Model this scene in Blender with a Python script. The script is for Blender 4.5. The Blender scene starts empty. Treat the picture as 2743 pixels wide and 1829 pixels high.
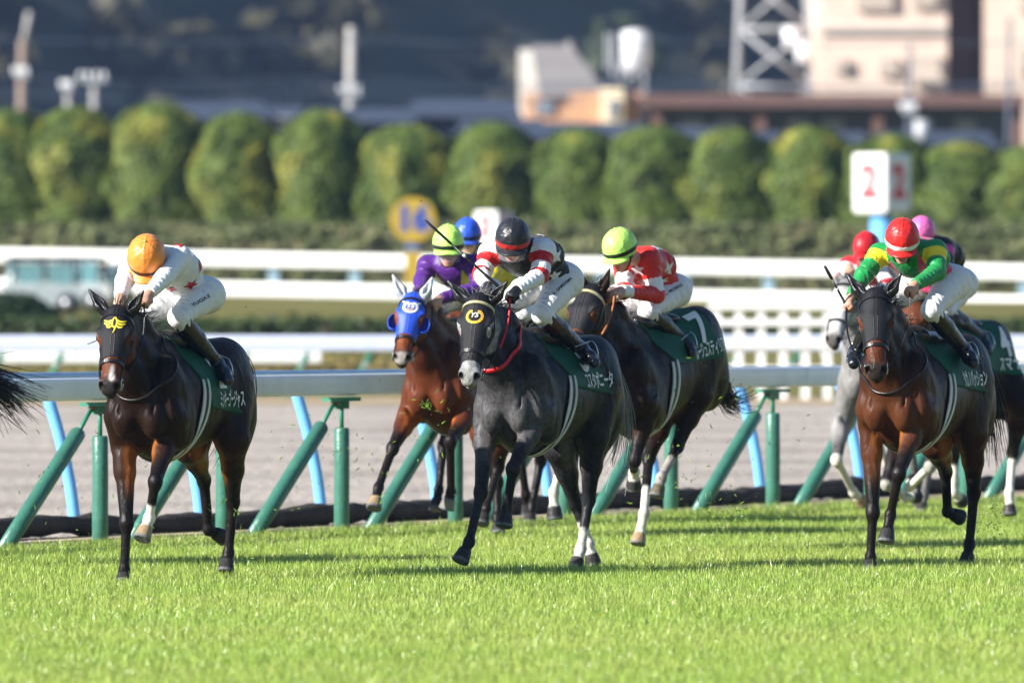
import bpy, math, random
import numpy as np
from mathutils import Vector, Matrix

random.seed(7)
RNG = np.random.default_rng(7)
SC = bpy.context.scene
COL = SC.collection

# ------------------------------------------------------------------ camera
FPX, CXP, YHP, CAMH = 30478.0, 1371.5, 597.0, 2.4     # focal length and horizon in photo pixels, eye height in metres
cam_d = bpy.data.cameras.new('camera')
cam = bpy.data.objects.new('camera', cam_d)
COL.objects.link(cam)
cam.location = (0, 0, CAMH)
cam.rotation_euler = (math.radians(90), 0, 0)
cam_d.lens = 400
cam_d.sensor_width = 36
cam_d.shift_y = -(914.5 - YHP) / 2743.0
cam_d.clip_start = 1.0
cam_d.clip_end = 6000
cam_d.dof.use_dof = True
cam_d.dof.focus_distance = 76.5
cam_d.dof.aperture_fstop = 3.2
cam_d.dof.aperture_blades = 9
SC.camera = cam

# ------------------------------------------------------------------ sky, sun, exposure
SUN_DIR = Vector((-0.80, -0.42, 0.0)).normalized() * math.cos(math.radians(27)) + Vector((0, 0, math.sin(math.radians(27))))
SUN_DIR.normalize()
w = bpy.data.worlds.new('World')
SC.world = w
w.use_nodes = True
nt = w.node_tree
bg = nt.nodes['Background']
sky = nt.nodes.new('ShaderNodeTexSky')
sky.sky_type = 'NISHITA'
sky.sun_disc = False
sky.sun_elevation = math.asin(SUN_DIR.z)
sky.sun_rotation = math.atan2(SUN_DIR.x, SUN_DIR.y)
sky.air_density = 1.0
sky.dust_density = 0.1
sky.ozone_density = 4.0
nt.links.new(sky.outputs[0], bg.inputs[0])
bg.inputs[1].default_value = 0.066
sun_d = bpy.data.lights.new('sun', 'SUN')
sun_d.energy = 5.0
sun_d.angle = math.radians(0.5)
sun_d.color = (1.0, 0.95, 0.88)
sun = bpy.data.objects.new('sun', sun_d)
COL.objects.link(sun)
sun.rotation_euler = SUN_DIR.to_track_quat('Z', 'Y').to_euler()
SC.view_settings.view_transform = 'Standard'
SC.view_settings.look = 'None'
SC.view_settings.gamma = 1
SC.view_settings.exposure = 1.12
SC.cycles.max_bounces = 6
SC.cycles.use_denoising = True

# ------------------------------------------------------------------ helpers
def P(px, py, d):
    """point of the place seen at photo pixel px, py at d metres"""
    return np.array([(px - CXP) / FPX * d, d, CAMH - (py - YHP) / FPX * d])

def PZ(px, d, z):
    return np.array([(px - CXP) / FPX * d, d, z])

def tag(o, label=None, cat=None, group=None, kind=None):
    if label: o['label'] = label
    if cat: o['category'] = cat
    if group: o['group'] = group
    if kind: o['kind'] = kind
    return o

def empty(name, loc=(0, 0, 0), rz=0.0):
    o = bpy.data.objects.new(name, None)
    o.empty_display_size = 0.2
    COL.objects.link(o)
    o.location = loc
    o.rotation_euler = (0, 0, rz)
    return o

def copy_tree(o, parent=None):
    c = o.copy()
    COL.objects.link(c)
    c.parent = parent
    for ch in list(o.children):
        copy_tree(ch, c)
    return c

def mk_mesh(name, V, F, mat=None, parent=None, smooth=True, col=None, uv=None):
    """V (n,3); F array (m,k) of equal sided faces, or list of such arrays"""
    V = np.asarray(V, dtype=np.float32).reshape(-1, 3)
    Fs = F if isinstance(F, list) and len(F) and np.ndim(F[0]) == 2 else [F]
    Fs = [np.asarray(f, dtype=np.int32) for f in Fs if len(f)]
    me = bpy.data.meshes.new(name)
    me.vertices.add(len(V))
    me.vertices.foreach_set('co', V.ravel())
    loops = np.concatenate([f.ravel() for f in Fs])
    tot = np.concatenate([np.full(len(f), f.shape[1], np.int32) for f in Fs])
    start = np.concatenate([[0], np.cumsum(tot)[:-1]]).astype(np.int32)
    me.loops.add(len(loops))
    me.loops.foreach_set('vertex_index', loops)
    me.polygons.add(len(tot))
    me.polygons.foreach_set('loop_start', start)
    me.polygons.foreach_set('use_smooth', np.full(len(tot), smooth, dtype=bool))
    me.update(calc_edges=True)
    if col is not None:
        a = me.color_attributes.new('Col', 'FLOAT_COLOR', 'POINT')
        c4 = np.ones((len(V), 4), np.float32)
        c4[:, :3] = col
        a.data.foreach_set('color', c4.ravel())
    if mat is not None:
        me.materials.append(mat)
    o = bpy.data.objects.new(name, me)
    COL.objects.link(o)
    if parent is not None:
        o.parent = parent
    return o

class MB:
    """collects boxes, tubes and strips, builds them as ONE mesh object"""
    def __init__(s):
        s.V = []; s.F4 = []; s.F3 = []; s.n = 0; s.C = []
    def add(s, V, F4=None, F3=None, col=(1, 1, 1)):
        V = np.asarray(V, float)
        s.V.append(V)
        s.C.append(np.tile(np.asarray(col, float), (len(V), 1)) if np.ndim(col) == 1 else np.asarray(col))
        if F4 is not None and len(F4): s.F4.append(np.asarray(F4, int) + s.n)
        if F3 is not None and len(F3): s.F3.append(np.asarray(F3, int) + s.n)
        s.n += len(V)
    def box(s, c, size, R=None, col=(1, 1, 1)):
        hx, hy, hz = np.asarray(size) / 2.0
        v = np.array([[x, y, z] for x in (-hx, hx) for y in (-hy, hy) for z in (-hz, hz)])
        if R is not None: v = v @ np.asarray(R).T
        s.add(v + np.asarray(c), [[0, 1, 3, 2], [4, 6, 7, 5], [0, 4, 5, 1], [2, 3, 7, 6], [0, 2, 6, 4], [1, 5, 7, 3]], col=col)
    def tube(s, pts, rad, n=10, cap=True, col=(1, 1, 1), flat=1.0):
        pts = np.asarray(pts, float)
        m = len(pts)
        rad = np.full(m, rad) if np.ndim(rad) == 0 else np.asarray(rad, float)
        t = np.gradient(pts, axis=0)
        t /= np.linalg.norm(t, axis=1)[:, None] + 1e-12
        up = np.array([0, 0, 1.0]) if abs(t[0, 2]) < 0.9 else np.array([1.0, 0, 0])
        V = []
        a = np.linspace(0, 2 * math.pi, n, endpoint=False)
        x = np.cross(t[0], up); x /= np.linalg.norm(x)
        for i in range(m):
            x = x - t[i] * np.dot(x, t[i]); x /= np.linalg.norm(x) + 1e-12
            y = np.cross(t[i], x)
            V.append(pts[i] + rad[i] * (np.cos(a)[:, None] * x + flat * np.sin(a)[:, None] * y))
        V = np.concatenate(V)
        i, j = np.meshgrid(np.arange(m - 1), np.arange(n), indexing='ij')
        j2 = (j + 1) % n
        F = np.stack([i * n + j, i * n + j2, (i + 1) * n + j2, (i + 1) * n + j], -1).reshape(-1, 4)
        F3 = []
        if cap:
            V = np.concatenate([V, pts[:1], pts[-1:]])
            b = m * n
            F3 = [[b, (k + 1) % n, k] for k in range(n)] + [[b + 1, (m - 1) * n + k, (m - 1) * n + (k + 1) % n] for k in range(n)]
        s.add(V, F, F3, col=col)
    def build(s, name, mat, parent=None, smooth=False, loc=None):
        V = np.concatenate(s.V)
        F = []
        if s.F4: F.append(np.concatenate(s.F4))
        if s.F3: F.append(np.concatenate(s.F3))
        o = mk_mesh(name, V, F, mat, parent, smooth, np.concatenate(s.C))
        if loc is not None: o.location = loc
        return o

def rotz(a):
    c, s = math.cos(a), math.sin(a)
    return np.array([[c, -s, 0], [s, c, 0], [0, 0, 1.0]])

def unit(v):
    v = np.asarray(v, float)
    return v / (np.linalg.norm(v) + 1e-12)

def sstep(a, b, x):
    t = np.clip((x - a) / (b - a), 0, 1)
    return t * t * (3 - 2 * t)

# ------------------------------------------------------------------ materials
def mat_base(name):
    m = bpy.data.materials.new(name)
    m.use_nodes = True
    return m, m.node_tree, m.node_tree.nodes['Principled BSDF']

def rgb(r, g, b):
    """sRGB 0..255 to linear"""
    f = lambda c: (c / 255 / 12.92) if c / 255 <= 0.04045 else ((c / 255 + 0.055) / 1.055) ** 2.4
    return (f(r), f(g), f(b))

def noise(nt, scale, detail=4, rough=0.55, coord='Object', vec=None):
    tc = nt.nodes.new('ShaderNodeTexCoord')
    mp = nt.nodes.new('ShaderNodeMapping')
    nz = nt.nodes.new('ShaderNodeTexNoise')
    nt.links.new(tc.outputs[coord], mp.inputs[0])
    if vec: mp.inputs['Scale'].default_value = vec
    nt.links.new(mp.outputs[0], nz.inputs['Vector'])
    nz.inputs['Scale'].default_value = scale
    nz.inputs['Detail'].default_value = detail
    nz.inputs['Roughness'].default_value = rough
    return nz

def simple(name, col, rough=0.5, metal=0.0, var=0.12, scale=6.0, bump=0.0, bscale=60.0, spec=0.5, vcol=False, coat=0.0, sheen=0.0, vec=None):
    """base colour with a noise variation and a fine bump"""
    m, nt, b = mat_base(name)
    nz = noise(nt, scale, vec=vec)
    mr = nt.nodes.new('ShaderNodeMapRange')
    mr.inputs['From Min'].default_value = 0.3
    mr.inputs['From Max'].default_value = 0.7
    mr.inputs['To Min'].default_value = 1 - var
    mr.inputs['To Max'].default_value = 1 + var
    nt.links.new(nz.outputs[0], mr.inputs[0])
    mx = nt.nodes.new('ShaderNodeVectorMath')
    mx.operation = 'SCALE'
    nt.links.new(mr.outputs[0], mx.inputs['Scale'])
    if vcol:
        at = nt.nodes.new('ShaderNodeVertexColor')
        at.layer_name = 'Col'
        nt.links.new(at.outputs[0], mx.inputs[0])
    else:
        mx.inputs[0].default_value = col
    nt.links.new(mx.outputs[0], b.inputs['Base Color'])
    b.inputs['Roughness'].default_value = rough
    b.inputs['Metallic'].default_value = metal
    b.inputs['Specular IOR Level'].default_value = spec
    b.inputs['Coat Weight'].default_value = coat
    if sheen: b.inputs['Sheen Weight'].default_value = sheen
    if bump:
        nb = noise(nt, bscale, 3, vec=vec)
        bp = nt.nodes.new('ShaderNodeBump')
        bp.inputs['Strength'].default_value = bump
        bp.inputs['Distance'].default_value = 0.02
        nt.links.new(nb.outputs[0], bp.inputs['Height'])
        nt.links.new(bp.outputs[0], b.inputs['Normal'])
    return m

# ------------------------------------------------------------------ signed distance modelling
class Field:
    def __init__(s):
        s.p = []
    def cone(s, a, b, ra, rb, k=0.03):
        a = np.asarray(a, float); b = np.asarray(b, float)
        r = max(ra, rb)
        s.p.append(('cone', (a, b, ra, rb), np.minimum(a, b) - r, np.maximum(a, b) + r, k, 1))
        return s
    def chain(s, pts, rad, k=0.03):
        for i in range(len(pts) - 1): s.cone(pts[i], pts[i + 1], rad[i], rad[i + 1], k)
        return s
    def ell(s, c, r, k=0.03, R=None, sign=1):
        c = np.asarray(c, float); r = np.asarray(r, float)
        if R is None:
            e = r
        else:
            R = np.asarray(R, float)
            e = np.sqrt(((R * r) ** 2).sum(1))
        s.p.append(('ell', (c, r, R), c - e, c + e, k, sign))
        return s
    def frustum(s, a, b, ra, rb, k=0.01, rnd=0.008):
        a = np.asarray(a, float); b = np.asarray(b, float)
        r = max(ra, rb)
        s.p.append(('fru', (a, b, ra - rnd, rb - rnd, rnd), np.minimum(a, b) - r, np.maximum(a, b) + r, k, 1))
        return s
    @staticmethod
    def prim(kind, q, x):
        if kind == 'cone':
            a, b, ra, rb = q
            ba = b - a
            L2 = np.dot(ba, ba) + 1e-12
            t = np.clip(((x - a) @ ba) / L2, 0, 1)
            d = x - a - t[..., None] * ba
            return np.sqrt((d * d).sum(-1)) - (ra + (rb - ra) * t)
        if kind == 'ell':
            c, r, R = q
            y = x - c
            if R is not None: y = y @ R
            k0 = np.sqrt(((y / r) ** 2).sum(-1))
            k1 = np.sqrt(((y / (r * r)) ** 2).sum(-1)) + 1e-9
            return k0 * (k0 - 1) / k1
        a, b, ra, rb, rnd = q
        ba = b - a
        L = np.linalg.norm(ba)
        e = ba / L
        y = (x - a) @ e
        rr = x - a - y[..., None] * e
        rad = np.sqrt((rr * rr).sum(-1))
        t = np.clip(y / L, 0, 1)
        dr = (rad - (ra + (rb - ra) * t)) * (L / math.hypot(L, rb - ra))
        dy = np.abs(y - L / 2) - L / 2
        return np.minimum(np.maximum(dr, dy), 0) + np.sqrt(np.maximum(dr, 0) ** 2 + np.maximum(dy, 0) ** 2) - rnd
    @staticmethod
    def comb(D, d, k, sign):
        if sign > 0:
            h = np.clip(0.5 + 0.5 * (D - d) / k, 0, 1)
            return D + (d - D) * h - k * h * (1 - h)
        h = np.clip(0.5 - 0.5 * (D + d) / k, 0, 1)
        return D + (-d - D) * h + k * h * (1 - h)
    def pts(s, x):
        D = np.full(x.shape[:-1], 0.5)
        for kind, q, lo, hi, k, sg in s.p:
            D = s.comb(D, s.prim(kind, q, x), k, sg)
        return D
    def bounds(s, pad=0.03):
        lo = np.min([p[2] for p in s.p if p[5] > 0], axis=0) - pad
        hi = np.max([p[3] for p in s.p if p[5] > 0], axis=0) + pad
        return lo, hi
    def grid(s, h, lo=None, hi=None):
        l2, h2 = s.bounds()
        lo = l2 if lo is None else np.asarray(lo, float)
        hi = h2 if hi is None else np.asarray(hi, float)
        n = np.ceil((hi - lo) / h).astype(int) + 1
        D = np.full(n, 0.25, np.float32)
        for kind, q, pl, ph, k, sg in s.p:
            m = k + 4 * h
            i0 = np.clip(np.floor((pl - m - lo) / h).astype(int), 0, n)
            i1 = np.clip(np.ceil((ph + m - lo) / h).astype(int) + 1, 0, n)
            if (i1 <= i0).any(): continue
            ax = [lo[a] + h * np.arange(i0[a], i1[a]) for a in range(3)]
            X = np.stack(np.meshgrid(*ax, indexing='ij'), -1)
            sl = tuple(slice(i0[a], i1[a]) for a in range(3))
            D[sl] = s.comb(D[sl], s.prim(kind, q, X), k, sg)
        return D, lo

def grid_points(lo, n, h):
    ax = [lo[a] + h * np.arange(n[a]) for a in range(3)]
    return np.stack(np.meshgrid(*ax, indexing='ij'), -1)

def nets(D, lo, h):
    S = D < 0
    A = np.zeros(tuple(np.array(D.shape) - 1), np.uint8)
    off = [(i, j, k) for i in (0, 1) for j in (0, 1) for k in (0, 1)]
    sh = A.shape
    for i, j, k in off:
        A += S[i:i + sh[0], j:j + sh[1], k:k + sh[2]]
    act = (A > 0) & (A < 8)
    idx = np.argwhere(act)
    ids = np.full(sh, -1, np.int32)
    ids[act] = np.arange(len(idx))
    acc = np.zeros((len(idx), 3)); cnt = np.zeros(len(idx))
    cv = [D[idx[:, 0] + i, idx[:, 1] + j, idx[:, 2] + k] for i, j, k in off]
    for a in range(8):
        for ax in range(3):
            if off[a][ax] == 0:
                o2 = list(off[a]); o2[ax] = 1
                b = off.index(tuple(o2))
                x = (cv[a] < 0) != (cv[b] < 0)
                t = cv[a][x] / (cv[a][x] - cv[b][x])
                p = np.tile(np.array(off[a], float), (x.sum(), 1))
                p[:, ax] += t
                acc[x] += p; cnt[x] += 1
    V = lo + h * (idx + acc / cnt[:, None])
    F = []
    for ax in range(3):
        s0 = [slice(None)] * 3; s1 = [slice(None)] * 3
        s0[ax] = slice(0, -1); s1[ax] = slice(1, None)
        A0, A1 = S[tuple(s0)], S[tuple(s1)]
        e = np.argwhere(A0 != A1)
        o1, o2 = [(1, 2), (2, 0), (0, 1)][ax]
        ok = (e[:, o1] > 0) & (e[:, o2] > 0) & (e[:, o1] < D.shape[o1] - 1) & (e[:, o2] < D.shape[o2] - 1)
        e = e[ok]
        inside = A0[e[:, 0], e[:, 1], e[:, 2]]
        q = []
        for d1, d2 in ((-1, -1), (0, -1), (0, 0), (-1, 0)):
            c = e.copy(); c[:, o1] += d1; c[:, o2] += d2
            q.append(ids[c[:, 0], c[:, 1], c[:, 2]])
        q = np.stack(q, 1)
        q[~inside] = q[~inside][:, ::-1]
        F.append(q)
    return V, np.concatenate(F)

def edges_of(F):
    return np.concatenate([F[:, [0, 1]], F[:, [1, 2]], F[:, [2, 3]], F[:, [3, 0]]])

def smooth_attr(F, n, A, it):
    e = edges_of(F)
    deg = np.bincount(e.ravel(), minlength=n).astype(float)[:, None]
    for _ in range(it):
        acc = np.zeros_like(A)
        for c in range(A.shape[1]):
            acc[:, c] = np.bincount(e[:, 0], A[e[:, 1], c], n) + np.bincount(e[:, 1], A[e[:, 0], c], n)
        A = 0.5 * A + 0.5 * acc / np.maximum(deg, 1)
    return A

def vnormals(V, F):
    n = np.cross(V[F[:, 2]] - V[F[:, 0]], V[F[:, 3]] - V[F[:, 1]])
    N = np.zeros_like(V)
    for c in range(4):
        for a in range(3):
            N[:, a] += np.bincount(F[:, c], n[:, a], len(V))
    return N / (np.linalg.norm(N, axis=1)[:, None] + 1e-12)

def text_mesh(body, size=1.0, bold=0.0):
    """vertices (x, y) and triangles of a piece of lettering, centred"""
    cu = bpy.data.curves.new('lettering', 'FONT')
    cu.body = body
    cu.size = size
    cu.align_x = 'CENTER'; cu.align_y = 'CENTER'
    cu.offset = bold
    cu.resolution_u = 3
    ob = bpy.data.objects.new('lettering', cu)
    COL.objects.link(ob)
    dg = bpy.context.evaluated_depsgraph_get()
    me = ob.evaluated_get(dg).to_mesh()
    V = np.array([v.co[:2] for v in me.vertices], float).reshape(-1, 2)
    T = []
    for p in me.polygons:
        vs = list(p.vertices)
        for k in range(1, len(vs) - 1): T.append([vs[0], vs[k], vs[k + 1]])
    ob.evaluated_get(dg).to_mesh_clear()
    bpy.data.objects.remove(ob); bpy.data.curves.remove(cu)
    return V, np.array(T, int)


# ------------------------------------------------------------------ the racecourse: ground
R0 = np.array([-3.07, 84.8]); R1 = np.array([2.177, 95.0])          # line of the near running rail
RD = (R1 - R0) / np.linalg.norm(R1 - R0)
RN = np.array([-RD[1], RD[0]])                                      # away from the turf (left and far)
def rail_xy(t, off=0.0): return R0 + RD * t + RN * off

def hz(x, y):
    """height of the land: flat track, infield rising beyond the dirt course"""
    return 0.75 * sstep(165, 250, y) + 0.35 * sstep(250, 300, y)

def ground_mat():
    m, nt, b = mat_base('turf_soil')
    n1 = noise(nt, .35, 5, .6); n2 = noise(nt, 30, 3, .6)
    cr = nt.nodes.new('ShaderNodeValToRGB')
    cr.color_ramp.elements[0].position = .35; cr.color_ramp.elements[0].color = (.110, .115, .028, 1)
    cr.color_ramp.elements[1].position = .68; cr.color_ramp.elements[1].color = (.210, .180, .060, 1)
    ad = nt.nodes.new('ShaderNodeMath'); ad.operation = 'MULTIPLY_ADD'
    nt.links.new(n2.outputs[0], ad.inputs[0]); ad.inputs[1].default_value = .35
    nt.links.new(n1.outputs[0], ad.inputs[2])
    sb = nt.nodes.new('ShaderNodeMath'); sb.operation = 'SUBTRACT'; sb.inputs[1].default_value = .17
    nt.links.new(ad.outputs[0], sb.inputs[0])
    nt.links.new(sb.outputs[0], cr.inputs[0]); nt.links.new(cr.outputs[0], b.inputs['Base Color'])
    b.inputs['Roughness'].default_value = .95; b.inputs['Specular IOR Level'].default_value = .1
    return m
ys = np.concatenate([np.linspace(-40, 160, 21), np.linspace(165, 320, 40), np.array([400, 600, 1000, 1600, 2600, 4000])])
xs = np.concatenate([[-2500, -800, -300], np.linspace(-120, 120, 25), [300, 800, 2500]])
gx, gy = np.meshgrid(xs, ys, indexing='ij')
V = np.stack([gx, gy, hz(gx, gy)], -1).reshape(-1, 3)
i, j = np.meshgrid(np.arange(len(xs) - 1), np.arange(len(ys) - 1), indexing='ij')
n_ = len(ys)
Q = np.stack([i * n_ + j, (i + 1) * n_ + j, (i + 1) * n_ + j + 1, i * n_ + j + 1], -1).reshape(-1, 4)
tag(mk_mesh('ground', V, Q, ground_mat()), kind='structure')

def dirt_mat():
    m, nt, b = mat_base('dirt')
    tc = nt.nodes.new('ShaderNodeTexCoord')
    wv = nt.nodes.new('ShaderNodeTexWave'); wv.bands_direction = 'Y'
    wv.inputs['Scale'].default_value = .055; wv.inputs['Distortion'].default_value = 2.2; wv.inputs['Detail'].default_value = 4; wv.inputs['Detail Scale'].default_value = .35
    nt.links.new(tc.outputs['Object'], wv.inputs[0])
    n1 = noise(nt, 1.1, 6, .65, vec=(.5, .12, 1))
    n2 = noise(nt, 8, 5, .72, vec=(1, .30, 1))
    ad = nt.nodes.new('ShaderNodeMath'); ad.operation = 'MULTIPLY_ADD'
    nt.links.new(wv.outputs[0], ad.inputs[0]); ad.inputs[1].default_value = .26; nt.links.new(n1.outputs[0], ad.inputs[2])
    a2 = nt.nodes.new('ShaderNodeMath'); a2.operation = 'MULTIPLY_ADD'
    nt.links.new(n2.outputs[0], a2.inputs[0]); a2.inputs[1].default_value = .62; nt.links.new(ad.outputs[0], a2.inputs[2])
    cr = nt.nodes.new('ShaderNodeValToRGB')
    cr.color_ramp.elements[0].position = .55; cr.color_ramp.elements[0].color = (.275, .234, .198, 1)
    cr.color_ramp.elements[1].position = 1.1; cr.color_ramp.elements[1].color = (.470, .412, .356, 1)
    nt.links.new(a2.outputs[0], cr.inputs[0]); nt.links.new(cr.outputs[0], b.inputs['Base Color'])
    b.inputs['Roughness'].default_value = .95; b.inputs['Specular IOR Level'].default_value = .1
    bp = nt.nodes.new('ShaderNodeBump'); bp.inputs['Strength'].default_value = .9; bp.inputs['Distance'].default_value = .14
    nt.links.new(a2.outputs[0], bp.inputs['Height']); nt.links.new(bp.outputs[0], b.inputs['Normal'])
    return m
A = rail_xy(-60, .9); B = rail_xy(72, .9)
tag(mk_mesh('dirt_track', [(A[0], A[1], .004), (B[0], B[1], .004), (60, 149, .004), (-90, 151, .004)], [[0, 1, 2, 3]], dirt_mat(), smooth=False), kind='structure')
M_SANDS = simple('sand', (.50, .38, .25), .95, var=.15, scale=9, bump=.3)
mb = MB()
for t0 in np.arange(-20, 40, .5):
    wa = .22 + .12 * math.sin(t0 * 1.7) + .06 * math.sin(t0 * 4.1); wb = .22 + .12 * math.sin((t0 + .5) * 1.7) + .06 * math.sin((t0 + .5) * 4.1)
    p = [rail_xy(t0, -wa), rail_xy(t0 + .5, -wb), rail_xy(t0 + .5, .95), rail_xy(t0, .95)]
    mb.add([(q[0], q[1], .008) for q in p], [[0, 1, 2, 3]])
tag(mb.build('sand_strip', M_SANDS), kind='structure')
M_VERGE = simple('dry_verge', (.36, .27, .15), .95, var=.2, scale=2)
tag(mk_mesh('dry_verge', [(-90, 151, .008), (60, 149, .008), (60, 157, .008), (-90, 157, .008)], [[0, 1, 2, 3]], M_VERGE, smooth=False), kind='structure')

# ------------------------------------------------------------------ grass of the turf course
def leaf_mat(name, trans=.35, rough=.45, spec=.4, vcol=True, col=(1, 1, 1)):
    m, nt, b = mat_base(name)
    at = nt.nodes.new('ShaderNodeVertexColor'); at.layer_name = 'Col'
    nt.links.new(at.outputs[0], b.inputs['Base Color'])
    b.inputs['Roughness'].default_value = rough
    b.inputs['Specular IOR Level'].default_value = spec
    tr = nt.nodes.new('ShaderNodeBsdfTranslucent')
    nt.links.new(at.outputs[0], tr.inputs[0])
    mx = nt.nodes.new('ShaderNodeMixShader'); mx.inputs[0].default_value = trans
    nt.links.new(b.outputs[0], mx.inputs[1]); nt.links.new(tr.outputs[0], mx.inputs[2])
    nt.links.new(mx.outputs[0], nt.nodes['Material Output'].inputs[0])
    return m
M_GRASS = leaf_mat('grass_blade', .30, .32, .5)

def blades(x, y, h, wd, col, rng, lean=.45):
    n = len(x)
    a = rng.uniform(0, 2 * np.pi, n)
    le = rng.normal(0, lean, n) * h
    la = rng.uniform(0, 2 * np.pi, n)
    d = np.stack([np.cos(la) * np.abs(le), np.sin(la) * np.abs(le), np.zeros(n)], 1)
    sd = np.stack([np.cos(a), np.sin(a), np.zeros(n)], 1) * (wd / 2)[:, None]
    b = np.stack([x, y, np.zeros(n)], 1)
    up = np.array([0, 0, 1.0])
    m_ = b + d * .35 + up * (h * .6)[:, None]
    t_ = b + d + up * h[:, None]
    V = np.stack([b - sd, b + sd, m_ + sd * .8, m_ - sd * .8, t_], 1).reshape(-1, 3)
    k = np.arange(n) * 5
    Q = np.stack([k, k + 1, k + 2, k + 3], 1)
    T = np.stack([k + 3, k + 2, k + 4], 1)
    C = np.repeat(col, 5, axis=0)
    return V, Q, T, C

def vnoise(x, y, s, seed):
    r = np.random.default_rng(seed)
    g = r.uniform(0, 1, (64, 64))
    u, v = x / s, y / s
    i, j = np.floor(u).astype(int), np.floor(v).astype(int)
    fu, fv = u - i, v - j
    fu, fv = fu * fu * (3 - 2 * fu), fv * fv * (3 - 2 * fv)
    G = lambda a, b: g[a % 64, b % 64]
    return (G(i, j) * (1 - fu) + G(i + 1, j) * fu) * (1 - fv) + (G(i, j + 1) * (1 - fu) + G(i + 1, j + 1) * fu) * fv

gr = np.random.default_rng(11)
NB = 470000
y = 54 + 44 * gr.uniform(0, 1, NB) ** .95
x = gr.uniform(-1, 1, NB) * (.0455 * y + .8)
w_out = 120000
y = np.concatenate([y, gr.uniform(52, 104, w_out)]); x = np.concatenate([x, gr.uniform(-13, 16, w_out)])
side = (np.stack([x, y], 1) - R0) @ RN
ok = side < -.12 + .12 * vnoise(x, y, .4, 3) * 2
x, y = x[ok], y[ok]
n = len(x)
h = gr.uniform(.045, .080, n) * (.85 + .3 * vnoise(x, y, .9, 1))
tall = gr.uniform(0, 1, n) < .015
h[tall] *= 1.5
pt = vnoise(x, y, 1.6, 2) * .6 + vnoise(x, y, .35, 5) * .4
base = np.array([.350, .495, .090]); yel = np.array([.450, .535, .125]); drk = np.array([.210, .340, .060])
m1 = np.clip((pt - .35) * 2.2, 0, 1)[:, None]
r_ = gr.uniform(0, 1, n)[:, None]
col = base * (1 - m1 * .75) + yel * m1 * .75
col = np.where(r_ < .16, drk, col)
col = np.where(r_ > .955, np.array([.46, .42, .16]), col)
col = col * gr.uniform(.75, 1.25, (n, 1))
V, Q, T, C = blades(x, y, h, gr.uniform(.0032, .006, n), col, gr)
tag(mk_mesh('turf_grass', V, [Q, T], M_GRASS, None, False, C), kind='stuff')

# ------------------------------------------------------------------ near running rail with its padded posts
M_RAILW = simple('rail_white', (.92, .925, .93), .42, var=.08, scale=3.5, coat=.2)
M_PADG = simple('pad_green', (.045, .165, .118), .32, var=.12, scale=8, bump=.25, bscale=22)
M_POSTG = simple('paint_green', (.02, .20, .115), .4, var=.15)
M_RUST = simple('bolt_rust', (.16, .11, .08), .6, var=.3)
M_BLUE = simple('paint_light_blue', (.16, .45, .85), .35, var=.06)
M_BLUEB = simple('paint_rail_blue', (.26, .44, .66), .35, var=.06)
M_WHITEP = simple('paint_white', (.78, .78, .76), .4, var=.05)
def beam(mb, A, B, zA0, zA1, zB0, zB1, dep, n=28, seg=24):
    """rail of rounded section from A to B"""
    a = np.linspace(0, 2 * math.pi, n, endpoint=False)
    ca, sa = np.sign(np.cos(a)) * np.abs(np.cos(a)) ** .38, np.sign(np.sin(a)) * np.abs(np.sin(a)) ** .38
    d = unit(np.array([B[0] - A[0], B[1] - A[1], 0])); nn = np.array([-d[1], d[0], 0])
    V = []
    for k in range(seg + 1):
        t = k / seg
        c = np.array([A[0] * (1 - t) + B[0] * t, A[1] * (1 - t) + B[1] * t, 0])
        z0, z1 = zA0 * (1 - t) + zB0 * t, zA1 * (1 - t) + zB1 * t
        V.append(c + nn * (ca * dep / 2)[:, None] + np.array([0, 0, 1]) * ((z0 + z1) / 2 + sa * (z1 - z0) / 2)[:, None])
    V = np.concatenate(V)
    i, j = np.meshgrid(np.arange(seg), np.arange(n), indexing='ij')
    j2 = (j + 1) % n
    mb.add(V, np.stack([i * n + j, i * n + j2, (i + 1) * n + j2, (i + 1) * n + j], -1).reshape(-1, 4))
rl = empty('running_rail', (R0[0], R0[1], 0))
tag(rl, 'white running rail on green padded posts along the edge of the turf', 'rail fence')
def rel(p): return np.asarray(p, float) - np.array([R0[0], R0[1], 0])
zt = lambda t: -.05 * (t / 11.47) + .02
L0, L1 = -8.0, 22.0
for k in range(6):
    a_, b_ = L0 + k * 5.0 + .004, L0 + (k + 1) * 5.0 - .004
    mb = MB()
    A, B = rail_xy(a_), rail_xy(b_)
    beam(mb, rel((*A, 0))[:2], rel((*B, 0))[:2], 1.058 + zt(a_), 1.226 + zt(a_), 1.058 + zt(b_), 1.226 + zt(b_), .12)
    mb.build('rail', M_RAILW, rl, True)
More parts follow.
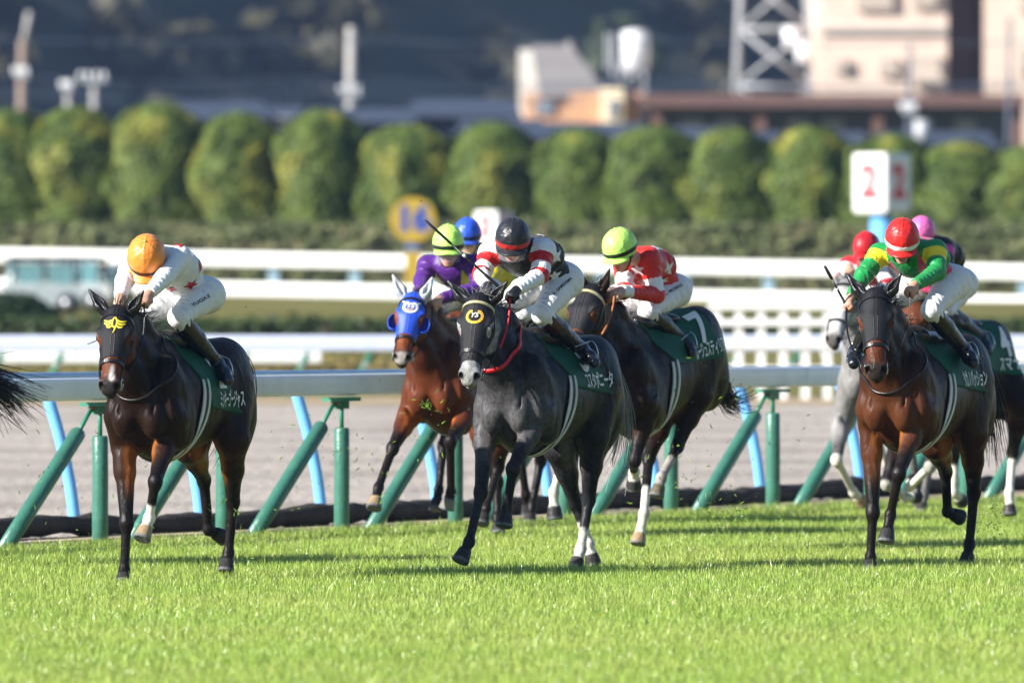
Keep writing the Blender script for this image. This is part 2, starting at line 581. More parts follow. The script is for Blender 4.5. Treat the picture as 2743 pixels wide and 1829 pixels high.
for k in range(-3, 11):
    t = k * 1.912
    p = rail_xy(t)
    V3 = rel((p[0], p[1], 0)); zz = zt(t)
    mb = MB(); mb.tube([V3 + (0, 0, -.1), V3 + (0, 0, .2), V3 + (0.002, 0, .5), V3 + (0, 0, .80), V3 + (0, 0, .815)], [.061, .061, .060, .060, .052], 18)
    po = mb.build('padded_post', M_PADG, rl, True)
    mb = MB(); mb.tube([V3 + (0, 0, .80), V3 + (0, 0, 1.03 + zz)], .017, 8); mb.build('stem', M_POSTG, po, True)
    base = V3 + np.array([-.66, -1.30, 0]); topb = V3 + np.array([-.055, -.10, .98 + zz])
    e = topb - base
    mb = MB(); mb.tube([base - e * .05, base + e * .3, base + e * .6, base + e * .835, base + e * .845], [.060, .060, .060, .059, .050], 18)
    pb = mb.build('leaning_padded_post', M_PADG, rl, True)
    mb = MB(); mb.tube([base + e * .84, topb + (0, 0, .03)], .016, 8); mb.build('stem', M_POSTG, pb, True)
    Rr = np.stack([np.array([RD[0], RD[1], 0]), np.array([RN[0], RN[1], 0]), np.array([0, 0, 1.0])], 1)
    mb = MB(); mb.box(V3 + (0, 0, 1.03 + zz), (.34, .16, .028), Rr); mb.box(V3 + (0, 0, .985 + zz), (.20, .03, .06), Rr)
    mb.build('bracket', M_POSTG, rl)
    mb = MB(); mb.tube([topb + (0, -.03, .03), topb + (0, .03, .03)], .03, 10); mb.build('bolt', M_RUST, rl, True)
# black rubber kerb roll behind the rail
mb = MB()
tt = np.linspace(-30, 34, 420)
rg = np.random.default_rng(3)
pp = np.array([[*rail_xy(t, 1.15 + .10 * math.sin(t * .9) + rg.normal(0, .012)), .075 + .018 * math.sin(t * 1.3) + rg.normal(0, .006)] for t in tt])
mb.tube(pp, .098 + rg.normal(0, .012, len(tt)), 12, flat=.85)
M_RUB2 = simple('black_rubber', (.030, .024, .020), .9, var=.4, scale=5, bump=.6, bscale=30)
tag(mb.build('kerb_roll', M_RUB2, smooth=True), 'black kerb roll lying along the dirt behind the running rail', 'kerb roll')
# light blue rail of the dirt course
br = empty('dirt_rail', (R0[0], R0[1], 0))
tag(br, 'light blue rail on curved light blue poles just behind the white running rail', 'rail fence')
for k in range(5):
    a_, b_ = -8 + k * 6.0 + .004, -2 + k * 6.0 - .004
    mb = MB(); A, B = rail_xy(a_, 1.9), rail_xy(b_, 1.9)
    beam(mb, rel((*A, 0))[:2], rel((*B, 0))[:2], 1.08, 1.230 + zt(a_) * 1.7, 1.08, 1.230 + zt(b_) * 1.7, .10)
    mb.build('rail', M_BLUEB, br, True)
for k in range(-3, 10):
    p = rail_xy(k * 2.02 + .75, 1.75)
    c = rel((p[0], p[1], 0))
    s = np.linspace(0, 1, 9)
    pts = np.stack([c[0] - .02 + .0 * s - .24 * s ** 1.7, c[1] + 0 * s, -.05 + 1.18 * s], 1)
    mb = MB(); mb.tube(pts, .048, 14, col=(1, 1, 1)); po = mb.build('curved_pole', M_BLUE, br, True)
    if k == 6:
        mb = MB(); mb.tube(pts[5:7], .0505, 14); mb.build('white_band', M_WHITEP, po, True)

# ------------------------------------------------------------------ infield: second rail, hedges, bushes
def crown_mesh(n, f, rng, size, cols, name, parent=None, mat=None, upw=.3, jit=.55):
    """leaf faces spread by f(n) -> points, outward normals"""
    Pn, Nn, cw = f(n)
    N2 = Nn + rng.normal(0, jit, (n, 3)); N2[:, 2] += upw; N2 /= np.linalg.norm(N2, axis=1)[:, None]
    t = np.cross(N2, rng.normal(0, 1, (n, 3))); t /= np.linalg.norm(t, axis=1)[:, None]
    b = np.cross(N2, t)
    s = size * rng.uniform(.6, 1.35, n)[:, None]
    V = np.stack([Pn - t * s, Pn + b * s * .55, Pn + t * s, Pn - b * s * .55], 1).reshape(-1, 3)
    k = np.arange(n) * 4
    Q = np.stack([k, k + 1, k + 2, k + 3], 1)
    C = np.repeat(cols(Pn, cw, rng), 4, axis=0)
    return mk_mesh(name, V, Q, mat or M_LEAF, parent, False, C)
M_LEAF = leaf_mat('leaf', .22, .5, .3)
M_CLIP = leaf_mat('clipped_leaf', .10, .55, .2)
M_BARK = simple('bark', (.10, .075, .055), .9, var=.25, bump=.5, bscale=20)

def box_fol(lx, ly, h, rng, bump=.06):
    """foliage over the top and sides of a clipped hedge, origin at the middle of its foot"""
    def f(n):
        area = np.array([lx * ly, lx * h, lx * h, ly * h * 2]); c = rng.choice(4, n, p=area / area.sum())
        u, v = rng.uniform(-.5, .5, n), rng.uniform(0, 1, n)
        P_ = np.zeros((n, 3)); N_ = np.zeros((n, 3))
        k = c == 0; P_[k] = np.stack([u[k] * lx, (v[k] - .5) * ly, np.full(k.sum(), h)], 1); N_[k] = (0, 0, 1)
        k = c == 1; P_[k] = np.stack([u[k] * lx, np.full(k.sum(), -ly / 2), v[k] * h], 1); N_[k] = (0, -1, 0)
        k = c == 2; P_[k] = np.stack([u[k] * lx, np.full(k.sum(), ly / 2), v[k] * h], 1); N_[k] = (0, 1, 0)
        k = c == 3; sg = np.sign(u[k]); P_[k] = np.stack([sg * lx / 2, (rng.uniform(-.5, .5, k.sum())) * ly, v[k] * h], 1); N_[k] = np.stack([sg, 0 * sg, 0 * sg], 1)
        P_ = P_ + N_ * rng.normal(-.03, bump, (n, 1)) + rng.normal(0, .02, (n, 3))
        w_ = vnoise(P_[:, 0] + 40, P_[:, 2] * 2 + P_[:, 1] + 40, .7, 8)
        P_ = P_ + N_ * ((w_ - .5) * bump * 2.2)[:, None]
        return P_, N_, w_
    return f
def dome_fol(rx, ry, h, rng):
    def f(n):
        th = rng.uniform(0, 2 * np.pi, n); z = rng.uniform(0, 1, n)
        r = np.sqrt(1 - z * z)
        N_ = np.stack([r * np.cos(th) / rx, r * np.sin(th) / ry, z / h], 1); N_ /= np.linalg.norm(N_, axis=1)[:, None]
        P_ = np.stack([rx * r * np.cos(th), ry * r * np.sin(th), h * z], 1)
        w_ = vnoise(P_[:, 0] * 2 + 30, P_[:, 1] + P_[:, 2] * 2 + 30, .6, 9)
        P_ = P_ * (1 + (w_ - .5) * .22)[:, None] + N_ * rng.normal(-.02, .04, (n, 1))
        return P_, N_, w_
    return f
def cols_mix(a, b, c=None, pc=0.0, dry=None):
    a, b = np.array(a), np.array(b)
    def g(P_, w_, rng):
        n = len(P_)
        k = np.clip(w_ + rng.normal(0, .22, n), 0, 1)[:, None]
        C = a * (1 - k) + b * k
        if c is not None:
            C = np.where((rng.uniform(0, 1, n) < pc * 2 * np.clip(w_, 0, 1))[:, None], np.array(c), C)
        return C * rng.uniform(.75, 1.25, (n, 1))
    return g
hr = np.random.default_rng(21)
# rail beside the dirt, 156 m away
r3 = empty('far_running_rail', (0, 156, 0))
tag(r3, 'pale blue-white rail with slanting green posts and bright knobs beyond the dirt', 'rail fence')
mb = MB(); beam(mb, (-34, -1.0), (34, 1.0), .64, .86, .64, .86, .14); mb.build('rail', simple('rail_pale', (.56, .62, .78), .35, var=.05), r3, True)
M_KNOB = simple('knob_metal', (.9, .92, .9), .08, 1.0, var=.02)
for k in range(-22, 23):
    x0 = -.32 + k * .84 + (.0 if k % 2 else .02)
    yb = x0 / 34.0
    mb = MB(); mb.tube([(x0 - .30, yb - .12, -.1), (x0 + .05, yb - .12, .62)], .042, 10); po = mb.build('slanted_post', M_POSTG, r3, True)
    kf = Field().ell((x0 - .03, yb - .19, .455), (.040, .030, .040), .01)
    d_, l_ = kf.grid(.010); v_, q_ = nets(d_, l_, .010); mk_mesh('knob', v_, q_, M_KNOB, po)
r3b = empty('low_white_rail', (0, 162, 0))
tag(r3b, 'low white rail in separate lengths behind the pale blue-white rail', 'rail fence')
for a_, b_ in ((-30, -4.72), (-4.40, -2.72), (-1.62, -.5), (-.2, 2.55), (4.75, 6.1), (6.5, 30)):
    mb = MB(); beam(mb, (a_, 0), (b_, 0), .40, .575, .40, .575, .10)
    o = mb.build('rail', M_WHITEP, r3b, True)
    for q in np.arange(a_ + .4, b_, 2.4):
        mb = MB(); mb.tube([(q, .02, -.05), (q, .02, .42)], .03, 8); mb.build('post', M_WHITEP, r3b, True)
for k, (px, wd, hh, d) in enumerate(((190, 1.7, .42, 168), (520, 1.2, .36, 168), (760, 1.0, .40, 167), (930, 1.6, .44, 168), (1085, 1.1, .36, 167), (1300, 1.4, .4, 168), (1760, 1.3, .36, 168))):
    b_ = empty('dry_bush', tuple(PZ(px, d, float(hz(0, d)))))
    tag(b_, ['low yellowish bush below the white rail at the far left', 'low yellowish bush behind the leftmost whole horse', 'low yellowish bush right of the leftmost whole horse', 'widest low yellowish bush left of the blue hood', 'low yellowish bush behind the blue-hooded head', 'low yellowish bush hidden behind the grey horse', 'low yellowish bush behind the horse wearing number 7'][k], 'bush', 'dry bushes beyond the second rail')
    crown_mesh(1500, dome_fol(wd, .7, hh, hr), hr, .05, cols_mix((.17, .15, .045), (.34, .27, .09), (.16, .10, .06), .15), 'foliage', b_)
    mb = MB(); mb.tube([(0, 0, -.1), (0, 0, hh * .6)], .04, 6); mb.build('stem', M_BARK, b_, True)
h1 = empty('low_hedge', (0, 199, float(hz(0, 199))))
tag(h1, 'low dark green clipped hedge across the infield lawn', 'hedge')
crown_mesh(16000, box_fol(44, 1.0, .42, hr, .05), hr, .085, cols_mix((.028, .055, .016), (.075, .115, .035)), 'foliage', h1)
mb = MB(); mb.box((0, 0, .18), (43.5, .7, .36)); mb.build('branches', M_BARK, h1)
# round dark bush and the carts at the left
b_ = empty('clipped_bush', tuple(PZ(20, 214, float(hz(0, 214)))))
tag(b_, 'dark green rounded clipped bush in front of the carts at the left edge', 'bush')
crown_mesh(2600, dome_fol(.95, .8, .56, hr), hr, .07, cols_mix((.012, .030, .010), (.030, .055, .018)), 'foliage', b_)
mb = MB(); mb.tube([(0, 0, -.1), (0, 0, .3)], .06, 6); mb.build('stem', M_BARK, b_, True)
M_CARTW = simple('cart_paint', (.46, .52, .54), .25, var=.05, coat=.5)
M_CARTB = simple('cart_dark', (.03, .04, .06), .4, var=.1)
M_CGLASS = simple('cart_glass', (.16, .34, .37), .06, var=.1, spec=.8)
M_TYRE = simple('tyre', (.012, .012, .012), .8, var=.2)
def cart(px, d, label, wd, ht, rz):
    c = empty('utility_cart', tuple(PZ(px, d, float(hz(0, d)))), rz)
    tag(c, label, 'cart', 'white carts parked on the infield')
    mb = MB(); mb.box((0, 0, ht * .34), (wd, 1.25, ht * .36)); mb.box((0, 0, ht * .16), (wd * .8, 1.1, .10)); mb.build('body', M_CARTW, c)
    mb = MB(); mb.box((0, 0, ht * .975), (wd * .86, 1.2, ht * .07)); mb.box((-wd * .02, 0, ht * 1.02), (wd * .7, 1.0, ht * .03)); mb.build('roof', M_CARTB, c)
    for sx in (-1, 0, 1):
        for sy in (-1, 1):
            mb = MB(); mb.tube([(sx * wd * .40, sy * .56, ht * .5), (sx * wd * .38, sy * .54, ht * .95)], .035, 8); mb.build('pillar', M_CARTB, c, True)
    for sx in (-1, 1):
        mb = MB(); mb.box((sx * wd * .195, -.55, ht * .725), (wd * .33, .02, ht * .38)); mb.build('window', M_CGLASS, c)
    mb = MB(); mb.box((-wd * .40, 0, ht * .725), (.02, .95, ht * .38)); mb.build('windscreen', M_CGLASS, c)
    for sx in (-1, 1):
        for sy in (-1, 1):
            mb = MB(); mb.tube([(sx * wd * .30, sy * .60 - .06, .20), (sx * wd * .30, sy * .60 + .06, .20)], .21, 16); w_ = mb.build('wheel', M_TYRE, c, True)
            mb = MB(); mb.tube([(sx * wd * .30, sy * .60 - .065, .20), (sx * wd * .30, sy * .60 + .065, .20)], .11, 12); mb.build('rim', M_STEELP, w_, True)
        mb = MB(); mb.tube([(-wd * .505, sx * .45, ht * .40), (-wd * .49, sx * .45, ht * .40)], .08, 12); mb.build('headlight', M_STEELP, c, True)
cart_later = True
M_STEELP = simple('painted_steel', (.45, .47, .5), .35, .6, var=.1)
cart(110, 226, 'white cart with pale teal windows above the dark rounded bush', 1.55, 1.10, .15)
cart(222, 229, 'white cart with dark roof nearer to the orange-capped jockey', 1.0, 1.06, -.1)
cart(296, 240, 'small white cart just left of the orange-capped jockey', .62, .66, .2)
# far white rail
r4 = empty('outer_rail', (0, 248, .28))
tag(r4, 'broad double white rail on light blue posts in front of the tree row', 'rail fence')
for z0, z1, nm in ((1.06, 1.365, 0), (.42, .715, 1)):
    for k in range(6):
        a_, b_ = -36 + 12 * k + .02, -24 + 12 * k - .02
        f = lambda q: -.16 * q / 11.0
        mb = MB()
        yo = 3.5 if nm == 0 else 0.0
        beam(mb, (a_, -a_ * .5 + yo), (b_, -b_ * .5 + yo), z0 + f(a_), z1 + f(a_), z0 + f(b_), z1 + f(b_), .16)
        mb.build('rail', M_WHITEP, r4, True)
M_PALEB = simple('paint_pale_blue', (.34, .50, .62), .5, var=.06)
for k in range(-16, 17):
    x0 = -5.33 + (k + 0) * 1.86 * .98
    mb = MB(); mb.box((x0, -x0 * .5 + 3.65, .42 - .16 * x0 / 11), (.22, .10, 1.75)); mb.build('post', M_PALEB, r4)
# white lattice hurdle
lt = empty('lattice_hurdle', tuple(PZ(2062, 154.4, 0)))
tag(lt, 'white lattice hurdle standing right of the horse wearing number 7', 'hurdle')
for k in range(6):
    mb = MB(); mb.box((-.72 + k * .30, 0, .66), (.115, .05, 1.34)); mb.build('upright', M_WHITEP, lt)
for z in (.42, .75, 1.05, 1.27):
    mb = MB(); mb.box((.02, -.052, z), (1.72, .05, .085)); mb.build('crossbar', M_WHITEP, lt)
for sx in (-.7, .75):
    mb = MB(); mb.tube([(sx, .05, .9), (sx, .7, -.1)], .04, 8); mb.build('strut', M_WHITEP, lt, True)

# ------------------------------------------------------------------ signs
def text_on(parent, txt, size, loc, rot, mat, bold=.01, name='lettering', sx=1.0):
    V2, T2 = text_mesh(txt, size, bold)
    V3 = np.concatenate([V2 * np.array([sx, 1]), np.zeros((len(V2), 1))], 1)
    o = mk_mesh(name, V3, T2, mat, parent, False)
    o.location = loc; o.rotation_euler = rot
    return o
M_SIGNY = simple('sign_yellow', (.46, .31, .03), .45, var=.05)
M_SIGNB = simple('sign_blue', (.02, .07, .35), .45, var=.05)
M_SIGNR = simple('sign_red', (.62, .03, .05), .5, var=.05)
M_POSTB = simple('post_blue', (.05, .16, .42), .45, var=.05)
d = 250.2
sg = empty('round_sign', tuple(PZ(1106, d, float(hz(0, d)))))
tag(sg, 'round yellow sign with a blue number 16 on a blue and yellow post', 'sign')
zc = CAMH - (589 - YHP) / FPX * d - float(hz(0, d))
mb = MB(); mb.tube([(0, -.04, zc), (0, .04, zc)], .50, 48); mb.build('disc', M_SIGNY, sg)
text_on(sg, '16', .74, (0, -.046, zc), (math.pi / 2, 0, 0), M_SIGNB, .04)
mb = MB(); mb.box((0, .10, zc * .5 + .42), (.30, .10, zc - .62)); mb.build('post', M_POSTB, sg)
mb = MB(); mb.box((0, .10, .52), (.34, .12, 1.04)); mb.build('post_foot', M_SIGNY, sg)
def box_sign(px, py, d, wd, ht, label, digit, rz, pw, post_mat, rtx):
    s_ = empty('number_sign', tuple(PZ(px, d, float(hz(0, d)))), rz)
    tag(s_, label, 'sign')
    zc = CAMH - (py - YHP) / FPX * d - float(hz(0, d))
    mb = MB()
    # box with rounded edges
    r = .05
    hx = wd / 2
    ring_ = []
    for cx, cy, a0 in ((hx - r, hx - r, 0), (-hx + r, hx - r, 1), (-hx + r, -hx + r, 2), (hx - r, -hx + r, 3)):
        for q in range(5):
            a = (a0 + q / 4) * math.pi / 2
            ring_.append((cx + r * math.cos(a), cy + r * math.sin(a)))
    ring_ = np.array(ring_); m = len(ring_)
    V = np.concatenate([np.concatenate([ring_ * f_, np.full((m, 1), z_)], 1) for f_, z_ in ((.94, -ht / 2), (1, -ht / 2 + .05), (1, ht / 2 - .05), (.94, ht / 2))]) + np.array([0, 0, zc])
    i, j = np.meshgrid(np.arange(3), np.arange(m), indexing='ij')
    Q = np.stack([i * m + j, i * m + (j + 1) % m, (i + 1) * m + (j + 1) % m, (i + 1) * m + j], -1).reshape(-1, 4)
    Vc = np.concatenate([V, [[0, 0, zc - ht / 2], [0, 0, zc + ht / 2]]])
    T = [[4 * m, (k + 1) % m, k] for k in range(m)] + [[4 * m + 1, 3 * m + k, 3 * m + (k + 1) % m] for k in range(m)]
    bx = mk_mesh('sign_box', Vc, [Q, np.array(T)], M_WHITEP, s_, False)
    text_on(bx, digit, rtx, (0, -hx - .004, zc), (math.pi / 2, 0, 0), M_SIGNR, .045, sx=.95)
    text_on(bx, digit, rtx, (hx + .004, 0, zc), (math.pi / 2, 0, math.pi / 2), M_SIGNR, .045, sx=.95)
    mb = MB(); mb.tube([(0, 0, -.1), (0, 0, zc - ht / 2 + .02)], pw, 20); mb.build('post', post_mat, s_, True)
box_sign(2362, 491, 215, .80, 1.12, 'white two-sided sign box with a red 2 on each face on a light blue post', '2', -math.radians(38), .21, M_BLUE, .85)
box_sign(1322, 610, 258, .64, .74, 'small white sign box with red figure behind the black-capped jockey', '3', -math.radians(35), .10, M_WHITEP, .7)

# ------------------------------------------------------------------ hedge and clipped trees
h2 = empty('tree_row_hedge', (0, 264, float(hz(0, 264))))
tag(h2, 'dull green waist-high hedge at the foot of the clipped trees', 'hedge')
crown_mesh(22000, box_fol(46, 1.6, 1.52, hr, .07), hr, .12, cols_mix((.110, .135, .055), (.190, .205, .090), (.22, .17, .10), .06), 'foliage', h2, M_CLIP, .2, .3)
mb = MB(); mb.box((0, 0, .58), (45.4, 1.2, 1.16)); mb.build('branches', M_BARK, h2)
def column_fol(rw, h, rng, seed):
    def f(n):
        z = rng.uniform(0, 1, n) ** .9
        th = rng.uniform(0, 2 * np.pi, n)
        prof = np.where(z < .62, .95 + .05 * np.sin(np.clip(z / .62, 0, 1) * math.pi * .6), np.clip(1 - (np.clip(z - .62, 0, 1) / .385) ** 2.5, 0.0, 1) ** .5)
        lob = 1 + .05 * np.sin(th * 3 + seed) * np.sin(z * 9 + seed) + .08 * np.sin(th * 5 - seed * 2 + z * 14)
        w_ = vnoise(th * 2 + seed * 7 + 20, z * 6 + seed * 3 + 20, .8, 40 + seed % 7)
        r = rw * prof * lob * (1 + (w_ - .5) * .20)
        ins = rng.uniform(0, 1, n) ** 3 * .22
        r = r * (1 - ins)
        P_ = np.stack([r * np.cos(th), r * np.sin(th), .35 + z * (h - .35)], 1)
        N_ = np.stack([np.cos(th), np.sin(th), np.clip((z - .55) * 2.4, -.1, 1.2)], 1); N_ /= np.linalg.norm(N_, axis=1)[:, None]
        return P_, N_, w_
    return f
def tree_cols(yel, seed):
    def g(P_, w_, rng):
        n = len(P_)
        k = np.clip(w_ + rng.normal(0, .2, n), 0, 1)[:, None]
        C = np.array((.045, .078, .016)) * (1 - k) + np.array((.115, .160, .030)) * k
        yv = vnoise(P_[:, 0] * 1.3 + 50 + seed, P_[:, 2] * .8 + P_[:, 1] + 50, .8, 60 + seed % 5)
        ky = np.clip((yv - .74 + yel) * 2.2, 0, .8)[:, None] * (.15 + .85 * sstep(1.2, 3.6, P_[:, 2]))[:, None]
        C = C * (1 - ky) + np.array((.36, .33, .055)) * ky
        return C * rng.uniform(.7, 1.3, (n, 1))
    return g
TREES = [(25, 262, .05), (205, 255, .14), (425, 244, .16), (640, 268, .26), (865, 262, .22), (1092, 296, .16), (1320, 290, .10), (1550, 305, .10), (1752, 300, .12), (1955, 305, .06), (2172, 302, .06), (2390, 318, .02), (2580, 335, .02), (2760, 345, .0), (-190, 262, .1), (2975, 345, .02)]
TLAB = ['leftmost clipped tree, cut by the photo edge', 'second clipped tree from the left edge', 'tall yellow-tipped clipped tree above the orange-capped jockey', 'clipped tree with the yellowest leaves, right of the orange cap', 'yellow-tipped clipped tree in front of the right concrete pole',
        'clipped tree just left of the yellow round sign', 'clipped tree right of the yellow round sign', 'clipped tree above and right of the black cap', 'clipped tree behind the lime-capped red jockey', 'clipped tree right of the red jacket with stars',
        'clipped tree left of the white number sign', 'clipped tree hidden behind the white number sign', 'clipped tree right of the white number sign', 'rightmost clipped tree, cut by the photo edge', 'clipped tree beyond the left photo edge', 'clipped tree beyond the right photo edge']
for k, (px, ty, yl) in enumerate(TREES):
    d = 288 - 9.5 * (px + 200) / 3175 + .25 * math.sin(k * 2.1)
    g0 = float(hz(0, d))
    t_ = empty('clipped_tree', tuple(PZ(px, d, g0)))
    hh = CAMH - (ty / .8574 - YHP - 8) / FPX * d - g0
    tag(t_, 'dense green ' + TLAB[k], 'tree', 'row of clipped trees behind the course')
    tr_ = np.random.default_rng(100 + k)
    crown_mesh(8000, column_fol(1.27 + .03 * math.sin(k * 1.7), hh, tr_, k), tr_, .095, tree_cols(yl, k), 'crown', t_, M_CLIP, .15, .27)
    mb = MB()
    mb.tube([(0, 0, -.1), (.02, .01, .5), (0, .02, hh * .55), (.03, 0, hh * .85)], [.15, .12, .08, .03], 10)
    for q in range(7):
        a = q * 2.4 + k; z0 = .8 + q * hh * .09
        mb.tube([(0, 0, z0), (.35 * math.cos(a), .35 * math.sin(a), z0 + .35), (.62 * math.cos(a), .62 * math.sin(a), z0 + .8)], [.05, .035, .015], 6)
    mb.build('trunk', M_BARK, t_, True)

HAZE = 0.00012
# ------------------------------------------------------------------ the town and the hill beyond
D1 = 430.0
S1 = FPX / D1
G1 = float(hz(0, D1))
def fx(dx): return (dx / .8574 - CXP) / S1            # display px (2352 wide) to metres at D1
def fz(dy): return CAMH - (dy / .8574 - YHP) / S1
def wallm(name, c, **k): return simple(name, c, .85, var=.10, scale=.8, **k)
M_BEIGE = wallm('wall_beige', (.72, .57, .47)); M_GLASSF = simple('far_glass', (.22, .26, .32), .12, var=.1)
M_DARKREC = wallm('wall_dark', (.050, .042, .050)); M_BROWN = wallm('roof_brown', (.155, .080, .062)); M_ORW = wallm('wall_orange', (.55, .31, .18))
M_SUNPAINT = wallm('wall_painted_sun', (.90, .74, .50)); M_SLATE = wallm('roof_slate', (.035, .050, .085)); M_ROOFG = wallm('roof_grey', (.22, .205, .20)); M_WALLW = wallm('wall_white', (.62, .60, .56))
M_WALLG = wallm('wall_grey', (.10, .12, .16)); M_CONC = wallm('concrete', (.42, .40, .38)); M_POLEB = wallm('pole_brown', (.27, .20, .165)); M_TANKW = simple('tank_white', (.80, .80, .82), .35, var=.04)
M_PYL = simple('galvanised', (.46, .47, .50), .5, .1, var=.1); M_WIRE = simple('wire', (.08, .11, .17), .6); M_FRAMEW = simple('frame_pale', (.52, .44, .37), .5)
def bx(name, x0, x1, y0, y1, dep, mat, par, dy=0.0):
    """box in display px, front face at dy metres from the building's front"""
    mb = MB()
    X0, X1, Z1, Z0 = fx(x0), fx(x1), fz(y0), fz(y1)
    o = par.location
    mb.box(((X0 + X1) / 2 - o[0], dy + dep / 2, (Z0 + Z1) / 2 - o[2]), (X1 - X0, dep, Z1 - Z0))
    return mb.build(name, mat, par)
# beige apartment block
ap = empty('apartment_block', (fx(2100), D1 + .6, G1)); tag(ap, 'tall beige apartment block at the top right corner', 'building')
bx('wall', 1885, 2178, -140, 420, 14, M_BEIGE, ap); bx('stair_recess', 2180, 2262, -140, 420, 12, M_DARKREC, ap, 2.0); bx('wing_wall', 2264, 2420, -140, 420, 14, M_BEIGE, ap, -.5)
bx('roof', 1875, 2430, -170, -142, 15, M_CONC, ap, -.5)
for x0, x1, y0, y1 in ((1965, 2050, -25, 22), (1965, 2050, -120, -80), (2095, 2150, -25, 15), (2018, 2060, 132, 172), (2090, 2160, 128, 178), (1915, 1945, 135, 165), (2335, 2380, 110, 165), (2340, 2385, -20, 25)):
    f_ = bx('window', x0, x1, y0, y1, .25, M_FRAMEW, ap, -.26 if x0 < 2260 else -.76)
    bx('pane', x0 + 6, x1 - 6, y0 + 6, y1 - 8, .05, M_GLASSF, f_, -.32 if x0 < 2260 else -.82).location = -Vector(ap.location) * 0
bx('balcony', 2085, 2168, 176, 190, 1.0, M_FRAMEW, ap, -1.2); bx('string_course', 1884, 2178, 62, 74, .2, M_CONC, ap, -.2)
# long low brown building
lb = empty('long_building', (fx(1900), D1 - 10, G1)); tag(lb, 'long low brown-roofed building with dark open bays at the right', 'building')
bx('roof', 1470, 2325, 224, 252, 9, M_BROWN, lb, -.6); bx('back_wall', 1480, 2320, 252, 420, .4, M_WALLG, lb, 5)
for x0 in (1490, 1722, 1985, 2300): bx('column', x0, x0 + 22, 252, 420, .8, M_BROWN, lb, -.2)
for x0 in (1560, 1640, 1800, 1880, 2080, 2180): bx('window', x0, x0 + 50, 275, 330, .15, M_GLASSF, lb, 4.8)
# grey-roofed house, orange annexes, bay with sunlight put into its wall colour
gh = empty('grey_roofed_house', (fx(1290), D1, G1)); tag(gh, 'house with a tall grey roof and pale gable end in the top middle', 'house')
gw = bx('wall', 1205, 1360, 215, 420, 7, M_ORW, gh)
o = gh.location
gx0, gx1, gz0, gz1 = fx(1238) - o[0], fx(1398) - o[0], fz(222) - o[2], fz(102) - o[2]
mb = MB(); mb.add([(gx0, -.3, gz0), (gx1, -.3, gz0), (gx1 - 1.4, 3.2, gz1), (gx0 - .3, 3.2, gz1), (gx0, 7.3, gz0), (gx1, 7.3, gz0)], [[0, 1, 2, 3], [3, 2, 5, 4]], [[1, 5, 2], [0, 3, 4]])
mb.build('roof', M_ROOFG, gh)
bx('gable', 1192, 1236, 112, 280, 4, M_WALLW, gh, 3.0); bx('chimney', 1300, 1314, 92, 130, .8, M_CONC, gh, 3); bx('window', 1230, 1270, 232, 262, .12, M_GLASSF, gh, -.13)
an = empty('orange_annex', (fx(1390), D1 - 6, G1)); tag(an, 'small orange annex with a bay painted sunlit-bright below the water tank', 'building')
bx('wall', 1308, 1374, 216, 420, 3, M_ORW, an); bx('bright_bay', 1376, 1428, 208, 420, 3, M_SUNPAINT, an, -.5); bx('side_wall', 1430, 1470, 214, 420, 3, M_ORW, an, .2); bx('door', 1395, 1412, 232, 275, .1, M_GLASSF, an, -.62)  # bright bay: orange wall painted paler to stand for sunlight on it
# water tank on a lattice stand
wt = empty('water_tank', (fx(1455), D1 + 4, G1)); tag(wt, 'white water tank on a slender lattice stand', 'water tank')
o = wt.location
zt0, zt1 = fz(156) - o[2], fz(72) - o[2]
mb = MB(); mb.tube([(.1, 0, zt0 - .12), (.1, 0, zt0), (.1, 0, zt1), (.1, 0, zt1 + .06), (.1, 0, zt1 + .12)], [.30, .52, .52, .40, .1], 28); tk = mb.build('tank', M_TANKW, wt, True)
for sx in (-1, 1):
    for sy in (-1, 1):
        mb = MB(); mb.tube([(sx * .62, sy * .62, 0), (sx * .45, sy * .45, zt0)], .055, 6); mb.build('leg', M_PYL, wt, True)
for q in range(5):
    z = zt0 * (q + .5) / 5
    mb = MB(); mb.tube([(-.55, -.55, z), (.55, -.55, z + .9)], .035, 5); mb.tube([(.55, -.55, z), (-.55, -.55, z + .9)], .035, 5); mb.build('brace', M_PYL, wt, True)
mb = MB(); mb.tube([(-.75, -.3, 0), (-.75, -.3, zt1)], .05, 6); mb.tube([(-.95, -.3, 0), (-.95, -.3, zt1)], .05, 6)
for q in range(24): mb.tube([(-.95, -.3, zt1 * q / 24), (-.75, -.3, zt1 * q / 24)], .02, 4)
mb.build('ladder', M_PYL, wt, True)
# steel pylon
py_ = empty('steel_pylon', (fx(1782), D1 + 4, G1)); tag(py_, 'grey lattice steel pylon left of the beige apartment block', 'pylon')
o = py_.location
H_ = 26.0
hw = lambda z: 1.75 * (1 - z / 36)
for sx in (-1, 1):
    for sy in (-1, 1):
        mb = MB(); mb.tube([(sx * hw(0), sy * hw(0), 0), (sx * hw(H_), sy * hw(H_), H_)], .11, 6); mb.build('leg', M_PYL, py_, True)
zs = np.linspace(0, H_, 13)
for q in range(12):
    mb = MB()
    for (ax_, ay_), (bx_, by_) in (((-1, -1), (1, -1)), ((1, -1), (1, 1)), ((1, 1), (-1, 1)), ((-1, 1), (-1, -1))):
        a0, a1 = hw(zs[q]), hw(zs[q + 1])
        mb.tube([(ax_ * a0, ay_ * a0, zs[q]), (bx_ * a1, by_ * a1, zs[q + 1])], .055, 5); mb.tube([(bx_ * a0, by_ * a0, zs[q]), (ax_ * a1, ay_ * a1, zs[q + 1])], .055, 5)
        mb.tube([(ax_ * a1, ay_ * a1, zs[q + 1]), (bx_ * a1, by_ * a1, zs[q + 1])], .07, 5)
    mb.build('bracing', M_PYL, py_, True)
